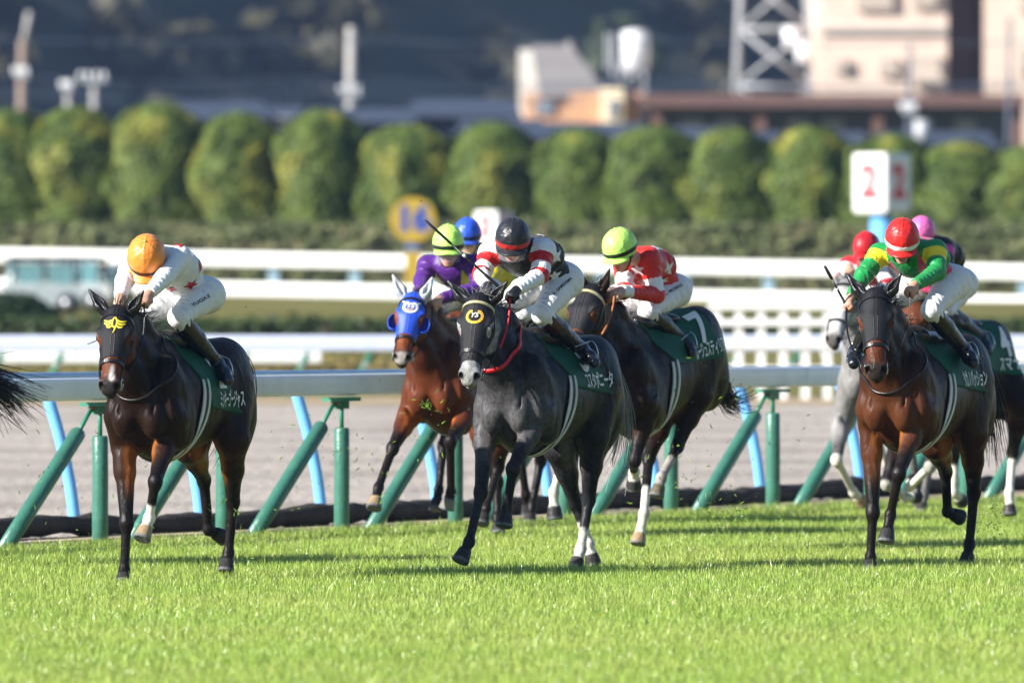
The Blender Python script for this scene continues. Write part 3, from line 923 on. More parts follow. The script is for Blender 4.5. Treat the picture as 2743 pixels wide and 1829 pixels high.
for z in (18, 21.5, 25): mb = MB(); mb.box((0, 0, z), (7.5, .3, .25)); mb.build('cross_arm', M_PYL, py_)
for sx, dz_ in ((.9, 118), (.45, 86)):
    mb = MB(); mb.tube([(sx + .2, -1.6, fz(dz_ + 26) - o[2]), (sx + .2, -1.6, fz(dz_ - 26) - o[2])], [.28, .34], 16); mb.build('insulator', M_TANKW, py_, True)
# utility poles
def pole(dx, ytop, d, mat, r, label, cross=(), trans=None):
    s_ = FPX / d; g = float(hz(0, d)); X = (dx / .8574 - CXP) / s_; zt_ = CAMH - (ytop / .8574 - YHP) / s_ - g
    p = empty('utility_pole', (X, d, g)); tag(p, label, 'utility pole', 'utility poles behind the trees')
    mb = MB(); mb.tube([(0, 0, 0), (.02, 0, zt_ * .6), (.05, 0, zt_)], [r * 1.15, r, r * .8], 14); mb.build('pole', mat, p, True)
    for (cy, wdt) in cross:
        z = CAMH - (cy / .8574 - YHP) / s_ - g
        mb = MB(); mb.box((.03, -.18, z), (wdt, .1, .12)); cr = mb.build('cross_arm', M_PYL, p)
        for q in (-.42, -.15, .15, .42):
            mb = MB(); mb.tube([(wdt * q, -.18, z + .06), (wdt * q, -.18, z + .3)], .07, 8); mb.build('insulator', M_TANKW, cr, True)
    if trans:
        z = CAMH - (trans / .8574 - YHP) / s_ - g
        mb = MB(); mb.tube([(.45, -.1, z - .45), (.45, -.1, z + .35)], .26, 14); mb.build('transformer', M_PYL, p, True)
    return p
pole(48, 92, 398, M_POLEB, .17, 'brown pole near the left edge with a pale extension on top', ((175, .5),))
mb = MB(); s_ = FPX / 398; mb.tube([(.1, 0, CAMH - (100 / .8574 - YHP) / s_ - G1), (.30, 0, CAMH - (28 / .8574 - YHP) / s_ - G1)], .11, 10)
mb.build('extension', M_CONC, [q for q in COL.objects if q.name.startswith('utility_pole')][0], True)
pole(803, 62, 402, M_CONC, .19, 'pale concrete pole with a ring of insulators, tallest in the left half', ((216, .75),))
pole(153, 196, 405, M_CONC, .13, 'short pale pole right of the brown pole', ((206, .4),))
pole(213, 190, 405, M_CONC, .14, 'short pale pole with cross-arm above the second clipped tree', ((186, 1.0),))
pole(2086, 98, 380, M_WALLG, .08, 'slim grey pole in front of the beige apartment block', ((256, .5),), 300)
pole(2316, 40, 382, M_WALLG, .08, 'dark slim pole at the right end of the long brown building', ())
mb = MB()
for y0, y1, sag in ((92, 98, 6), (200, 196, 10), (176, 190, 14), (225, 236, 10), (212, 204, 22)):
    xs_ = np.linspace(-60, 2420, 60)
    pts = [((q / .8574 - CXP) / (FPX / 400), 400, CAMH - ((y0 + (y1 - y0) * (q / 2352) + sag * math.sin(q / 2352 * math.pi * 3) ** 2) / .8574 - YHP) / (FPX / 400)) for q in xs_]
    mb.tube(pts, .02, 4)
tag(mb.build('power_lines', M_WIRE), 'thin dark power lines strung across above the tree row', 'power line')
# roofs of the houses behind the trees
HS = [(30, 150, 268, 300, 'low house with a pale blue roof behind the leftmost trees', M_WALLG, M_SLATE), (330, 620, 232, 268, 'house with a wide slate roof left of the tall concrete pole', M_WALLG, M_SLATE), (600, 700, 240, 268, 'small white house with slate roof left of the concrete pole', M_WALLW, M_SLATE),
      (690, 960, 246, 276, 'house with a blue-grey roof behind the tall concrete pole', M_WALLG, M_SLATE), (930, 1200, 226, 262, 'house with a broad slate roof left of the grey-roofed house', M_WALLG, M_SLATE), (1040, 1260, 272, 312, 'house with a dark roof below the grey-roofed house', M_WALLG, M_SLATE),
      (1230, 1500, 280, 318, 'house with a dark slate roof below the orange annex', M_WALLG, M_SLATE), (1480, 1700, 290, 322, 'low dark-roofed house in front of the long brown building', M_WALLG, M_SLATE), (1720, 2010, 300, 330, 'wide low dark-roofed house left of the slim grey pole', M_WALLG, M_SLATE), (2000, 2300, 300, 335, 'wide low house below the beige apartment block', M_WALLG, M_SLATE)]
for k, (x0, x1, y0, y1, lab, wm, rm) in enumerate(HS):
    dd = D1 - 70 + 5 * (k % 5)
    s_ = FPX / dd; g = float(hz(0, dd))
    X0, X1 = (x0 / .8574 - CXP) / s_, (x1 / .8574 - CXP) / s_
    z1, z0 = CAMH - (y0 / .8574 - YHP) / s_ - g, CAMH - (y1 / .8574 - YHP) / s_ - g
    h_ = empty('house', ((X0 + X1) / 2, dd, g)); tag(h_, lab, 'house', 'houses behind the tree row')
    w2 = (X1 - X0) / 2
    mb = MB(); mb.box((0, 3, z0 / 2), (2 * w2 - .8, 6, z0)); wl = mb.build('wall', wm, h_)
    mb = MB(); mb.add([(-w2, -.5, z0 - .1), (w2, -.5, z0 - .1), (w2 * .86, 3, z1), (-w2 * .86, 3, z1), (-w2, 6.5, z0 - .1), (w2, 6.5, z0 - .1)], [[0, 1, 2, 3], [3, 2, 5, 4], [0, 4, 5, 1]], [[1, 5, 2], [0, 3, 4]]); mb.build('roof', rm, h_)
    for q in (-.5, 0, .5):
        mb = MB(); mb.box((q * w2, -.03, z0 * .72), (.9, .06, .9)); f_ = mb.build('window', M_FRAMEW, h_)
        mb = MB(); mb.box((q * w2, -.075, z0 * .72), (.7, .03, .7)); mb.build('pane', M_GLASSF, f_)
# wooded hill, its face turned from the sun
hr2 = np.random.default_rng(77)
HN = unit(np.array([.80, -.60, 0])); HT = np.array([.60, .80, 0])
def hill_pt(s, up_): return np.array([-10, 820, 0]) + HT * s[:, None] - HN * (up_ * 1.25)[:, None] + np.array([0, 0, 1]) * up_[:, None]
ss = np.linspace(-420, 520, 48); uu = np.linspace(-4, 170, 26)
SS, UU = np.meshgrid(ss, uu, indexing='ij')
Pm = hill_pt(SS.ravel(), UU.ravel()) + HN * (6 * vnoise(SS.ravel() + 900, UU.ravel() + 900, 38, 70))[:, None]
i, j = np.meshgrid(np.arange(47), np.arange(25), indexing='ij')
Qh = np.stack([i * 26 + j, (i + 1) * 26 + j, (i + 1) * 26 + j + 1, i * 26 + j + 1], -1).reshape(-1, 4)
tag(mk_mesh('hill', Pm, Qh, simple('hill_floor', (.035, .040, .026), .95, var=.3, scale=.05)), kind='structure')
n = 1500
s_h = hr2.uniform(-260, 380, n); u_h = hr2.uniform(-3, 95, n) ** 1.0
cen = hill_pt(s_h, u_h) + HN * (6 * vnoise(s_h + 900, u_h + 900, 38, 70))[:, None]
sz = hr2.uniform(1.6, 3.6, n)
pal = np.array([(.030, .042, .020), (.040, .050, .026), (.055, .052, .030), (.075, .068, .036)])
pv = vnoise(s_h + 900, u_h * 1.6 + 900, 16, 71)
ci = np.where(pv > .74, 3, np.where(pv > .60, 2, (hr2.uniform(0, 1, n) < .5).astype(int)))
LV, LQ, LC = [], [], []
m = 34
for k in range(n):
    d_ = hr2.normal(0, 1, (m, 3)); d_ /= np.linalg.norm(d_, axis=1)[:, None]; d_[:, 2] = np.abs(d_[:, 2]) * 1.0 - .25
    pc = cen[k] + d_ * sz[k] * hr2.uniform(.65, 1.08, (m, 1)) * np.array([1, 1, 1.15]) + np.array([0, 0, sz[k] * .8])
    nn = d_ + hr2.normal(0, .5, (m, 3)); nn /= np.linalg.norm(nn, axis=1)[:, None]
    t = np.cross(nn, hr2.normal(0, 1, (m, 3))); t /= np.linalg.norm(t, axis=1)[:, None]; b = np.cross(nn, t)
    w_ = sz[k] * .36
    LV.append(np.stack([pc - t * w_, pc + b * w_, pc + t * w_, pc - b * w_], 1).reshape(-1, 3))
    LC.append(np.tile(pal[ci[k]] * hr2.uniform(.75, 1.25), (4 * m, 1)))
LV = np.concatenate(LV); LC = np.concatenate(LC)
kk = np.arange(len(LV) // 4) * 4
tag(mk_mesh('forest', LV, np.stack([kk, kk + 1, kk + 2, kk + 3], 1), M_LEAF, None, False, LC), kind='stuff')

# ------------------------------------------------------------------ the air: thin even haze
hzb = MB(); hzb.box((0, 1200, 60), (2400, 2800, 122.2))
m = bpy.data.materials.new('haze'); m.use_nodes = True
nt = m.node_tree; nt.nodes.remove(nt.nodes['Principled BSDF'])
pv_ = nt.nodes.new('ShaderNodeVolumePrincipled'); pv_.inputs['Color'].default_value = (.42, .60, 1.0, 1); pv_.inputs['Density'].default_value = HAZE; pv_.inputs['Anisotropy'].default_value = 0.2
nt.links.new(pv_.outputs[0], nt.nodes['Material Output'].inputs['Volume'])
tag(hzb.build('haze', m), kind='stuff')

# ------------------------------------------------------------------ horses
def coat_mat(name, rough=0.40, spec=0.15, dapple=False):
    m, nt, b = mat_base(name)
    at = nt.nodes.new('ShaderNodeVertexColor'); at.layer_name = 'Col'
    nz = noise(nt, 5.0, 6, 0.6)
    mr = nt.nodes.new('ShaderNodeMapRange')
    mr.inputs['From Min'].default_value = 0.3; mr.inputs['From Max'].default_value = 0.7
    mr.inputs['To Min'].default_value = 0.72; mr.inputs['To Max'].default_value = 1.3
    nt.links.new(nz.outputs[0], mr.inputs[0])
    sc = nt.nodes.new('ShaderNodeVectorMath'); sc.operation = 'SCALE'
    nt.links.new(at.outputs[0], sc.inputs[0]); nt.links.new(mr.outputs[0], sc.inputs['Scale'])
    out = sc
    if dapple:
        vz = noise(nt, 26.0, 2, 0.5)
        v2 = noise(nt, 110.0, 2, 0.7, vec=(1, 1, 0.35))
        ad = nt.nodes.new('ShaderNodeMath'); ad.operation = 'ADD'
        nt.links.new(vz.outputs[0], ad.inputs[0]); nt.links.new(v2.outputs[0], ad.inputs[1])
        m2 = nt.nodes.new('ShaderNodeMapRange')
        m2.inputs['From Min'].default_value = 0.75; m2.inputs['From Max'].default_value = 1.25
        m2.inputs['To Min'].default_value = 0.6; m2.inputs['To Max'].default_value = 1.45
        nt.links.new(ad.outputs[0], m2.inputs[0])
        s2 = nt.nodes.new('ShaderNodeVectorMath'); s2.operation = 'SCALE'
        nt.links.new(sc.outputs[0], s2.inputs[0]); nt.links.new(m2.outputs[0], s2.inputs['Scale'])
        out = s2
    nt.links.new(out.outputs[0], b.inputs['Base Color'])
    b.inputs['Specular IOR Level'].default_value = spec
    rn = noise(nt, 9.0, 4)
    r2 = nt.nodes.new('ShaderNodeMapRange')
    r2.inputs['To Min'].default_value = rough - 0.1; r2.inputs['To Max'].default_value = rough + 0.14
    nt.links.new(rn.outputs[0], r2.inputs[0])
    nt.links.new(r2.outputs[0], b.inputs['Roughness'])
    # hair lie, veins and folds of the skin
    h1 = noise(nt, 170.0, 2, 0.6, vec=(1, 1, 0.25))
    h2 = noise(nt, 14.0, 4, 0.6, vec=(1, 1.0, 0.6))
    a1 = nt.nodes.new('ShaderNodeMath'); a1.operation = 'MULTIPLY_ADD'
    nt.links.new(h2.outputs[0], a1.inputs[0]); a1.inputs[1].default_value = 1.6
    nt.links.new(h1.outputs[0], a1.inputs[2])
    bp = nt.nodes.new('ShaderNodeBump'); bp.inputs['Strength'].default_value = 0.30; bp.inputs['Distance'].default_value = 0.004
    nt.links.new(a1.outputs[0], bp.inputs['Height'])
    # muscle relief and raised veins
    h3 = noise(nt, 6.5, 3, .5, vec=(1.5, 1.5, .8)); h3.inputs['Distortion'].default_value = .6
    h4 = noise(nt, 5.0, 2, .5, vec=(1.2, 1.2, .6)); h4.inputs['Distortion'].default_value = 1.4
    v1 = nt.nodes.new('ShaderNodeMath'); v1.operation = 'SUBTRACT'; v1.inputs[1].default_value = .5; nt.links.new(h4.outputs[0], v1.inputs[0])
    v2 = nt.nodes.new('ShaderNodeMath'); v2.operation = 'ABSOLUTE'; nt.links.new(v1.outputs[0], v2.inputs[0])
    v3 = nt.nodes.new('ShaderNodeMapRange'); v3.inputs['From Min'].default_value = .0; v3.inputs['From Max'].default_value = .022
    v3.inputs['To Min'].default_value = .045; v3.inputs['To Max'].default_value = 0; v3.interpolation_type = 'SMOOTHSTEP'
    nt.links.new(v2.outputs[0], v3.inputs[0])
    v4 = nt.nodes.new('ShaderNodeMath'); v4.operation = 'ADD'; nt.links.new(v3.outputs[0], v4.inputs[0]); nt.links.new(h3.outputs[0], v4.inputs[1])
    b2_ = nt.nodes.new('ShaderNodeBump'); b2_.inputs['Strength'].default_value = .55; b2_.inputs['Distance'].default_value = .034
    nt.links.new(v4.outputs[0], b2_.inputs['Height']); nt.links.new(b2_.outputs[0], bp.inputs['Normal'])
    nt.links.new(bp.outputs[0], b.inputs['Normal'])
    return m

M_COAT = coat_mat('horse_coat')
M_GREY = coat_mat('horse_coat_dapple', rough=0.42, dapple=True)
M_EYE = simple('eye_dark', (0.012, 0.007, 0.004), 0.06, var=0.02)
M_HAIRB = simple('hair_black', (0.010, 0.008, 0.008), 0.42, var=0.3, spec=0.5)
M_HAIRG = simple('hair_grey', (0.14, 0.135, 0.13), 0.5, var=0.4)
M_LEATH = simple('leather_black', (0.012, 0.011, 0.011), 0.30, var=0.2, bump=0.15, bscale=90)
M_HOODB = simple('hood_black', (0.0075, 0.0075, 0.010), 0.55, var=0.2, bump=0.3, bscale=240, spec=.3)
M_EARB = simple('ear_cover_black', (0.014, 0.014, 0.016), 0.26, var=0.25, bump=0.3, bscale=120)
M_HOODL = simple('hood_blue', (0.02, 0.075, 0.55), 0.42, var=0.12, bump=0.2, bscale=200)
M_EARS = simple('ear_cover_silver', (0.42, 0.44, 0.47), 0.42, var=0.1)
M_REDS = simple('strap_red', (0.50, 0.008, 0.015), 0.4, var=0.1, bump=0.15)
M_WEB = simple('girth_white', (0.62, 0.62, 0.57), 0.7, var=0.15, bump=0.3, bscale=160)
M_CLOTH = simple('cloth_green', (0.0035, 0.080, 0.040), 0.6, var=0.14, bump=0.25, bscale=120, spec=.25)
M_CLOTHD = simple('cloth_dark', (0.008, 0.010, 0.014), 0.5, var=0.2, bump=0.2)
M_LETW = simple('lettering_white', (0.78, 0.78, 0.76), 0.6, var=0.05)
M_LETK = simple('lettering_black', (0.012, 0.012, 0.02), 0.6, var=0.05)
M_GOLD = simple('emblem_gold', (0.72, 0.42, 0.04), 0.35, var=0.1)
M_YELE = simple('emblem_yellow', (0.80, 0.62, 0.04), 0.5, var=0.08)
M_STEEL = simple('steel', (0.55, 0.55, 0.57), 0.22, 1.0, var=0.1)
M_TAN = simple('rein_tan', (0.30, 0.10, 0.035), 0.5, var=0.15)
M_GOLDB = simple('browband_gold', (0.62, 0.55, 0.30), 0.35, 0.4, var=0.25, scale=90)

DEF = dict(  # a stride for horses whose legs the photo hides: local metres forward, left, up
    RF=[(.50, -.17, .95), (.86, -.14, .66), (1.02, -.12, .32), (1.08, -.12, .17)],
    LF=[(.50, .17, .95), (.80, .13, .68), (.56, .11, .52), (.44, .11, .50)],
    RH=[(-.40, -.17, 1.0), (-.82, -.12, .62), (-.92, -.10, .24), (-.98, -.1, .09)],
    LH=[(-.36, .17, 1.0), (-.66, .12, .52), (-.52, .10, .17), (-.44, .1, .02)],
    poll=(.98, 0, 1.80), muz=(1.28, 0, 1.36))

def frame_of(S):
    th = math.radians(S['th'])
    d = S['d']
    O = np.array([(S['c'] - CXP) / FPX * d, d, 0.0])
    ang = math.atan2(-math.cos(th), -math.sin(th))
    R = rotz(ang)                                    # local -> place
    h, l = R[:, 0], R[:, 1]
    def L(p):
        """photo pixel px, py seen at u metres forward of the middle -> local metres"""
        px, py, u = p
        a = (px - CXP) / FPX
        v = (a * (O[1] + u * h[1]) - O[0] - u * h[0]) / (l[0] - a * l[1])
        Y = O[1] + u * h[1] + v * l[1]
        return np.array([u, v, CAMH - (py - YHP) / FPX * Y])
    return O, ang, R, L

def loc_pts(S, L, key):
    q = S.get(key, DEF.get(key))
    if isinstance(q, tuple):
        return L(q) if max(abs(q[0]), abs(q[1])) > 5 else np.array(q, float)
    return [L(p) if max(abs(p[0]), abs(p[1])) > 5 else np.array(p, float) for p in q]

def make_horse(S, vox, lod=0):
    O, ang, R, L = frame_of(S)
    th = math.radians(S['th'])
    root_loc = Vector(O)
    F = Field()
    pit = S.get('pitch', 0.0); dz = S.get('dz', 0.0); ws = S.get('ws', 1.0)
    cp, sp = math.cos(pit), math.sin(pit)
    Rp = np.array([[cp, 0, -sp], [0, 1, 0], [sp, 0, cp]])
    def T(u, v, z):
        p = Rp @ np.array([u, v * ws, z - 1.2])
        return p + np.array([0, 0, 1.2 + dz])
    def E(c, r, k=0.05, tilt=0.0, sign=1):
        c_, s_ = math.cos(pit + tilt), math.sin(pit + tilt)
        Rr = np.array([[c_, 0, -s_], [0, 1, 0], [s_, 0, c_]])
        F.ell(T(*c), (r[0], r[1] * ws, r[2]), k, Rr, sign)
    # ---- trunk
    E((0.02, 0, 1.20), (.62, .275, .335), .08)
    E((.30, 0, 1.17), (.42, .245, .36), .08)
    E((-.42, 0, 1.30), (.42, .265, .30), .10)
    for s in (-1, 1):
        E((-.56, s * .10, 1.37), (.33, .175, .26), .06, -.12)
        E((-.70, s * .135, 1.14), (.20, .145, .30), .06, .15)
        E((-.47, s * .19, 1.17), (.22, .09, .27), .05, .25)
        E((.52, s * .15, 1.24), (.17, .105, .30), .05, -.42)      # shoulder blade
        E((.44, s * .185, 1.06), (.17, .075, .17), .045, .3)      # triceps
        E((.69, s * .095, 1.10), (.095, .085, .135), .022)        # pectoral
        E((.60, s * .185, 1.15), (.10, .075, .13), .028)          # point of shoulder
        E((.70, s * .05, 1.26), (.07, .05, .16), .03, -.2)        # brachial muscle of the neck base
        E((.78, s * .115, 1.235), (.07, .014, .10), .03, -.35, -1)
        E((.60, s * .262, 1.22), (.05, .012, .16), .03, -.45, -1)
        E((.30, s * .262, 1.12), (.020, .012, .16), .03, .35, -1)
        E((-.56, s * .285, 1.10), (.025, .016, .20), .05, -.25, -1)
    E((.80, 0, 1.13), (.07, .014, .15), .025, .1, -1)
    E((.36, 0, 1.50), (.30, .085, .14), .08, -.05)
    E((-.28, 0, 1.45), (.45, .13, .13), .10, .0)
    E((-.86, 0, 1.44), (.09, .06, .07), .05)
    # ---- neck and head
    poll = loc_pts(S, L, 'poll'); muz = loc_pts(S, L, 'muz')
    a = unit(muz - poll)
    psi = math.radians(S.get('psi', S['th']))
    l = rotz(th - psi) @ np.array([0, 1.0, 0])
    roll = S.get('roll', 0.0)
    l = unit(l - a * (l @ a))
    n = np.cross(a, l)
    l, n = unit(math.cos(roll) * l + math.sin(roll) * n), unit(math.cos(roll) * n - math.sin(roll) * l)
    hs = S.get('hs', 1.0) * np.linalg.norm(muz - poll) / 0.56
    HR = np.stack([a, l, n], 1)
    LW = S.get('lw', 1.24)
    def hp(aa, ll, nn): return poll + hs * (HR @ np.array([aa, ll * LW, nn]))
    B1 = T(.34, 0, 1.52); B2 = T(.50, 0, 1.38); B3 = T(.64, 0, 1.22)
    e1, e2, e3 = hp(-.0, 0, -.10), hp(.08, 0, -.12), hp(.17, 0, -.14)
    up = np.array([0, 0, 1.0])
    F.chain([B1, (B1 + e1) / 2 + up * .05, e1], [.105, .078, .07], .07)
    F.chain([B2, (B2 + e2) / 2, e2], [.165, .112, .078], .07)
    F.chain([B3, (B3 + e3) / 2 - up * .02, e3], [.155, .095, .062], .06)
    for s in (-1, 1):                                             # jugular muscle
        F.cone(B3 + np.array([.06, s * .06, .02]), e3 + l * s * .035, .06, .035, .03)
    HF = Field()
    def hE(c, r, k=0.03, sign=1, RR=None): HF.ell(hp(*c), np.array(r) * hs * (np.array([1, LW, 1]) if RR is None else 1.0), k, HR if RR is None else RR, sign)
    hE((.05, 0, -.03), (.12, .075, .095))
    hE((.17, 0, -.005), (.15, .088, .08), .04)
    HF.cone(hp(.20, .018, -.005), hp(.47, .010, .002), .072 * hs, .048 * hs, .03).cone(hp(.20, -.018, -.005), hp(.47, -.010, .002), .072 * hs, .048 * hs, .03)
    for s in (-1, 1):
        hE((.185, s * .078, .022), (.055, .026, .034), .02)       # brow
        HF.cone(hp(.22, s * .06, -.02), hp(.40, s * .043, -.02), .026 * hs, .018 * hs, .02)
        hE((.16, s * .045, -.10), (.125, .034, .095), .03)        # jowl
    HF.cone(hp(.24, 0, -.085), hp(.52, 0, -.05), .048 * hs, .032 * hs, .03)
    hE((.53, 0, -.004), (.075, .055, .058), .03)
    for s in (-1, 1):
        hE((.548, s * .036, .020), (.044, .026, .030), .015)
    hE((.595, 0, -.012), (.030, .042, .036), .02)
    hE((.575, 0, -.062), (.045, .034, .026), .02)
    hE((.600, 0, -.045), (.050, .060, .0045), .012, -1)
    for s in (-1, 1):
        nr = unit(HR @ np.array([.45, s * .55, .7]))
        q1 = unit(np.cross(nr, l)); q2 = np.cross(nr, q1)
        hE((.572, s * .046, .036), (.027, .030, .017), .008, -1, np.stack([nr, q1, q2], 1))
        hE((.205, s * .100, .018), (.026, .012, .017), .012, -1)  # eye socket
    # ears
    ears = []
    for s, key in ((-1, 'earR'), (1, 'earL')):
        b0 = hp(.005, s * .055, -.035)
        tip = loc_pts(S, L, key) if key in S else hp(-.17, s * .075, -.03)
        ax = unit(tip - b0); ln = np.linalg.norm(tip - b0)
        if ln > .22: tip = b0 + ax * .22; ln = .22
        EF = Field()
        side = unit(np.cross(ax, n))
        m1 = b0 + ax * ln * .38
        Re = np.stack([ax, side, np.cross(ax, side)], 1)
        EF.cone(b0, m1, .030, .041, .02).cone(m1, tip - ax * .010, .041, .005, .015)
        EF.ell(m1 + ax * .012 + n * .036, (.074, .022, .027), .012, Re, -1)
        ears.append(EF)
    F.p += HF.p
    for EF in ears: F.p += EF.p[:2]
    for EF in ears: F.p += EF.p[2:]
    # ---- legs
    legs = {}
    for key in ('RF', 'LF'):
        el, kn, fe, ho = loc_pts(S, L, key)
        s = -1 if key[0] == 'R' else 1
        sh = T(.56, s * .165, 1.10)
        kd = unit(fe - kn)
        F.cone(sh, el, .115, .088, .05)
        mid = el + (kn - el) * .35
        F.cone(el, mid, .086, .070, .03).cone(mid, kn, .066, .042, .03)
        F.ell(el + (kn - el) * .22 + np.array([.03, s * .012, 0]), (.05, .05, .12), .03)
        F.ell(kn, (.045, .049, .060), .02)
        F.ell(kn + np.array([-.03, 0, -.01]), (.025, .03, .045), .02)
        F.cone(kn, fe, .034, .030, .025)
        bk = unit(np.array([-1.0, 0, 0]) - kd * (np.array([-1.0, 0, 0]) @ kd))
        F.cone(kn + kd * .06 + bk * .020, fe + bk * .022, .016, .017, .015)
        F.ell(fe, (.038, .037, .042), .02)
        F.ell(fe + bk * .025, (.024, .026, .028), .015)
        pd = unit(ho - fe); pl = np.linalg.norm(ho - fe)
        hl = min(.085, pl * .6)
        F.cone(fe, ho - pd * hl, .034, .036, .02)
        F.frustum(ho - pd * hl, ho, .046, .062, .012)
        legs[key] = [sh, el, kn, fe, ho, hl]
    for key in ('RH', 'LH'):
        st, hk, fe, ho = loc_pts(S, L, key)
        s = -1 if key[0] == 'R' else 1
        hip = T(-.56, s * .13, 1.28)
        F.cone(hip, st, .19, .115, .06)
        mid = st + (hk - st) * .45
        F.cone(st, mid, .108, .075, .04).cone(mid, hk, .070, .044, .03)
        F.cone(T(-.76, s * .13, 1.05), st + (hk - st) * .5 + np.array([-.04, 0, 0]), .12, .05, .06)
        bk = np.array([-1.0, 0, 0])
        F.cone(hk, hk + (st - hk) * .16 + bk * .055, .034, .020, .022)   # point of hock
        F.cone(hk + (st - hk) * .16 + bk * .055, mid + bk * .05, .014, .022, .02)
        F.ell(hk, (.048, .042, .058), .02)
        kd = unit(fe - hk)
        F.cone(hk, fe, .037, .031, .03)
        b2 = unit(bk - kd * (bk @ kd))
        F.cone(hk + kd * .05 + b2 * .022, fe + b2 * .022, .017, .017, .015)
        F.ell(fe, (.039, .038, .043), .02)
        F.ell(fe + b2 * .025, (.024, .026, .028), .015)
        pd = unit(ho - fe); pl = np.linalg.norm(ho - fe)
        hl = min(.08, pl * .6)
        F.cone(fe, ho - pd * hl, .034, .036, .02)
        F.frustum(ho - pd * hl, ho, .045, .059, .012)
        legs[key] = [hip, st, hk, fe, ho, hl]
    # ---- body mesh
    D, lo = F.grid(vox)
    V, Q = nets(D, lo, vox)
    V = smooth_attr(Q, len(V), V, 1)
    N = vnormals(V, Q)
    # ---- coat colour of the animal
    C = coat_colours(S, V, N, legs, poll, HR, hs)
    C = smooth_attr(Q, len(V), C, 2)
    body = mk_mesh('racehorse', V, Q, M_GREY if S.get('grey') else M_COAT, None, True, C)
    body.location = root_loc
    body.rotation_euler = (0, 0, ang)
    tag(body, S['label'], 'racehorse', 'racehorses galloping on the turf')
    # eyes
    for s in (-1, 1):
        e = Field().ell(hp(.205, s * .091, .018), np.array([.023, .014, .020]) * hs, .01, HR)
        d2, l2 = e.grid(.005)
        v2, q2 = nets(d2, l2, .005)
        mk_mesh('eye', v2, q2, M_EYE, body)
    ctx = dict(F=F, HF=HF, ears=ears, hp=hp, HR=HR, hs=hs, poll=poll, a=a, l=l, n=n, T=T, body=body, O=O, R=R, L=L, S=S, legs=legs, vox=vox, e1=e1, B1=B1, B3=B3, e3=e3)
    return ctx

def coat_colours(S, V, N, legs, poll, HR, hs):
    base = np.array(S['base']); pts = np.array(S['points']); tan = np.array(S['tan'])
    C = np.tile(base, (len(V), 1))
    # paler chest and flank of a bay
    w = sstep(1.15, .80, V[:, 2])[:, None] * .5
    C = C * (1 - w) + tan * w * .6 + C * w * .4
    if 'front' in S:
        w = (sstep(.35, .75, V[:, 0]) * sstep(1.5, 1.1, V[:, 2]))[:, None]
        C = C * (1 - w) + np.array(S['front']) * w
    H = (V - poll) @ HR / hs / np.array([1, S.get('lw', 1.24), 1])
    for key, g in legs.items():
        s = -1 if key[0] == 'R' else 1
        P5 = g[:5]
        t_all = np.full(len(V), -1.0); dm = np.full(len(V), 9.0)
        for i in range(4):
            A, B = P5[i], P5[i + 1]
            ba = B - A
            t = np.clip((V - A) @ ba / (ba @ ba + 1e-9), 0, 1)
            d = np.linalg.norm(V - A - t[:, None] * ba, axis=1) - (.10, .06, .02, .02)[i]
            c = d < dm
            dm[c] = d[c]; t_all[c] = i + t[c]
        near = sstep(.10, .05, dm) * (H[:, 0] < 5)
        # warm inner side of the upper leg
        inner = near * sstep(.15, .7, -s * N[:, 1]) * sstep(.6, 1.1, t_all) * sstep(2.0, 1.6, t_all)
        C = C * (1 - inner[:, None]) + np.array(S['inner']) * inner[:, None]
        k = near * sstep(*S.get('pt', (1.35, 1.8)), t_all)
        C = C * (1 - k[:, None]) + pts * k[:, None]
        if key in S.get('socks', {}):
            t0, colr = S['socks'][key]
            k = near * sstep(t0 - .04, t0 + .04, t_all)
            C = C * (1 - k[:, None]) + np.array(colr) * k[:, None]
        # hoof
        A, B, hl = P5[3], P5[4], g[5]
        pd = unit(B - A)
        y = (V - B) @ pd
        rad = np.linalg.norm(V - B - y[:, None] * pd, axis=1)
        k = ((rad < .09) & (y > -hl - .004) & (y < .04)).astype(float)
        C = C * (1 - k[:, None]) + np.array(S.get('hoofs', {}).get(key, (.035, .032, .032))) * k[:, None]
        k = ((rad < .09) & (y > -.010) & (y < .04)).astype(float)
        C = C * (1 - k[:, None]) + np.array((.14, .145, .155)) * k[:, None]
    # head: dark muzzle, blaze
    inh = ((np.abs(H[:, 1]) < .13) & (H[:, 2] > -.20) & (H[:, 0] > -.22) & (H[:, 0] < .66)).astype(float)
    if 'face' in S:
        k = inh * sstep(.02, .12, H[:, 0])
        C = C * (1 - k[:, None]) + np.array(S['face']) * k[:, None]
    k = inh * sstep(.47, .555, H[:, 0] + .25 * np.minimum(0, H[:, 2] + .03) * 0)
    C = C * (1 - k[:, None]) + np.array(S['muzzle']) * k[:, None]
    for (a0, l0, ra, rl, colr) in S.get('marks', []):
        k = inh * sstep(1.15, .8, np.hypot((H[:, 0] - a0) / ra, (H[:, 1] - l0) / rl)) * (H[:, 2] > 0)
        C = C * (1 - k[:, None]) + np.array(colr) * k[:, None]
    for s in (-1, 1):                                             # nostril linings
        k = ((np.linalg.norm((H - np.array([.566, s * .043, .030])) / np.array([.030, .021, .022]), axis=1)) < 1).astype(float) * inh
        C = C * (1 - k[:, None]) + np.array((.006, .004, .004)) * k[:, None]
    return C

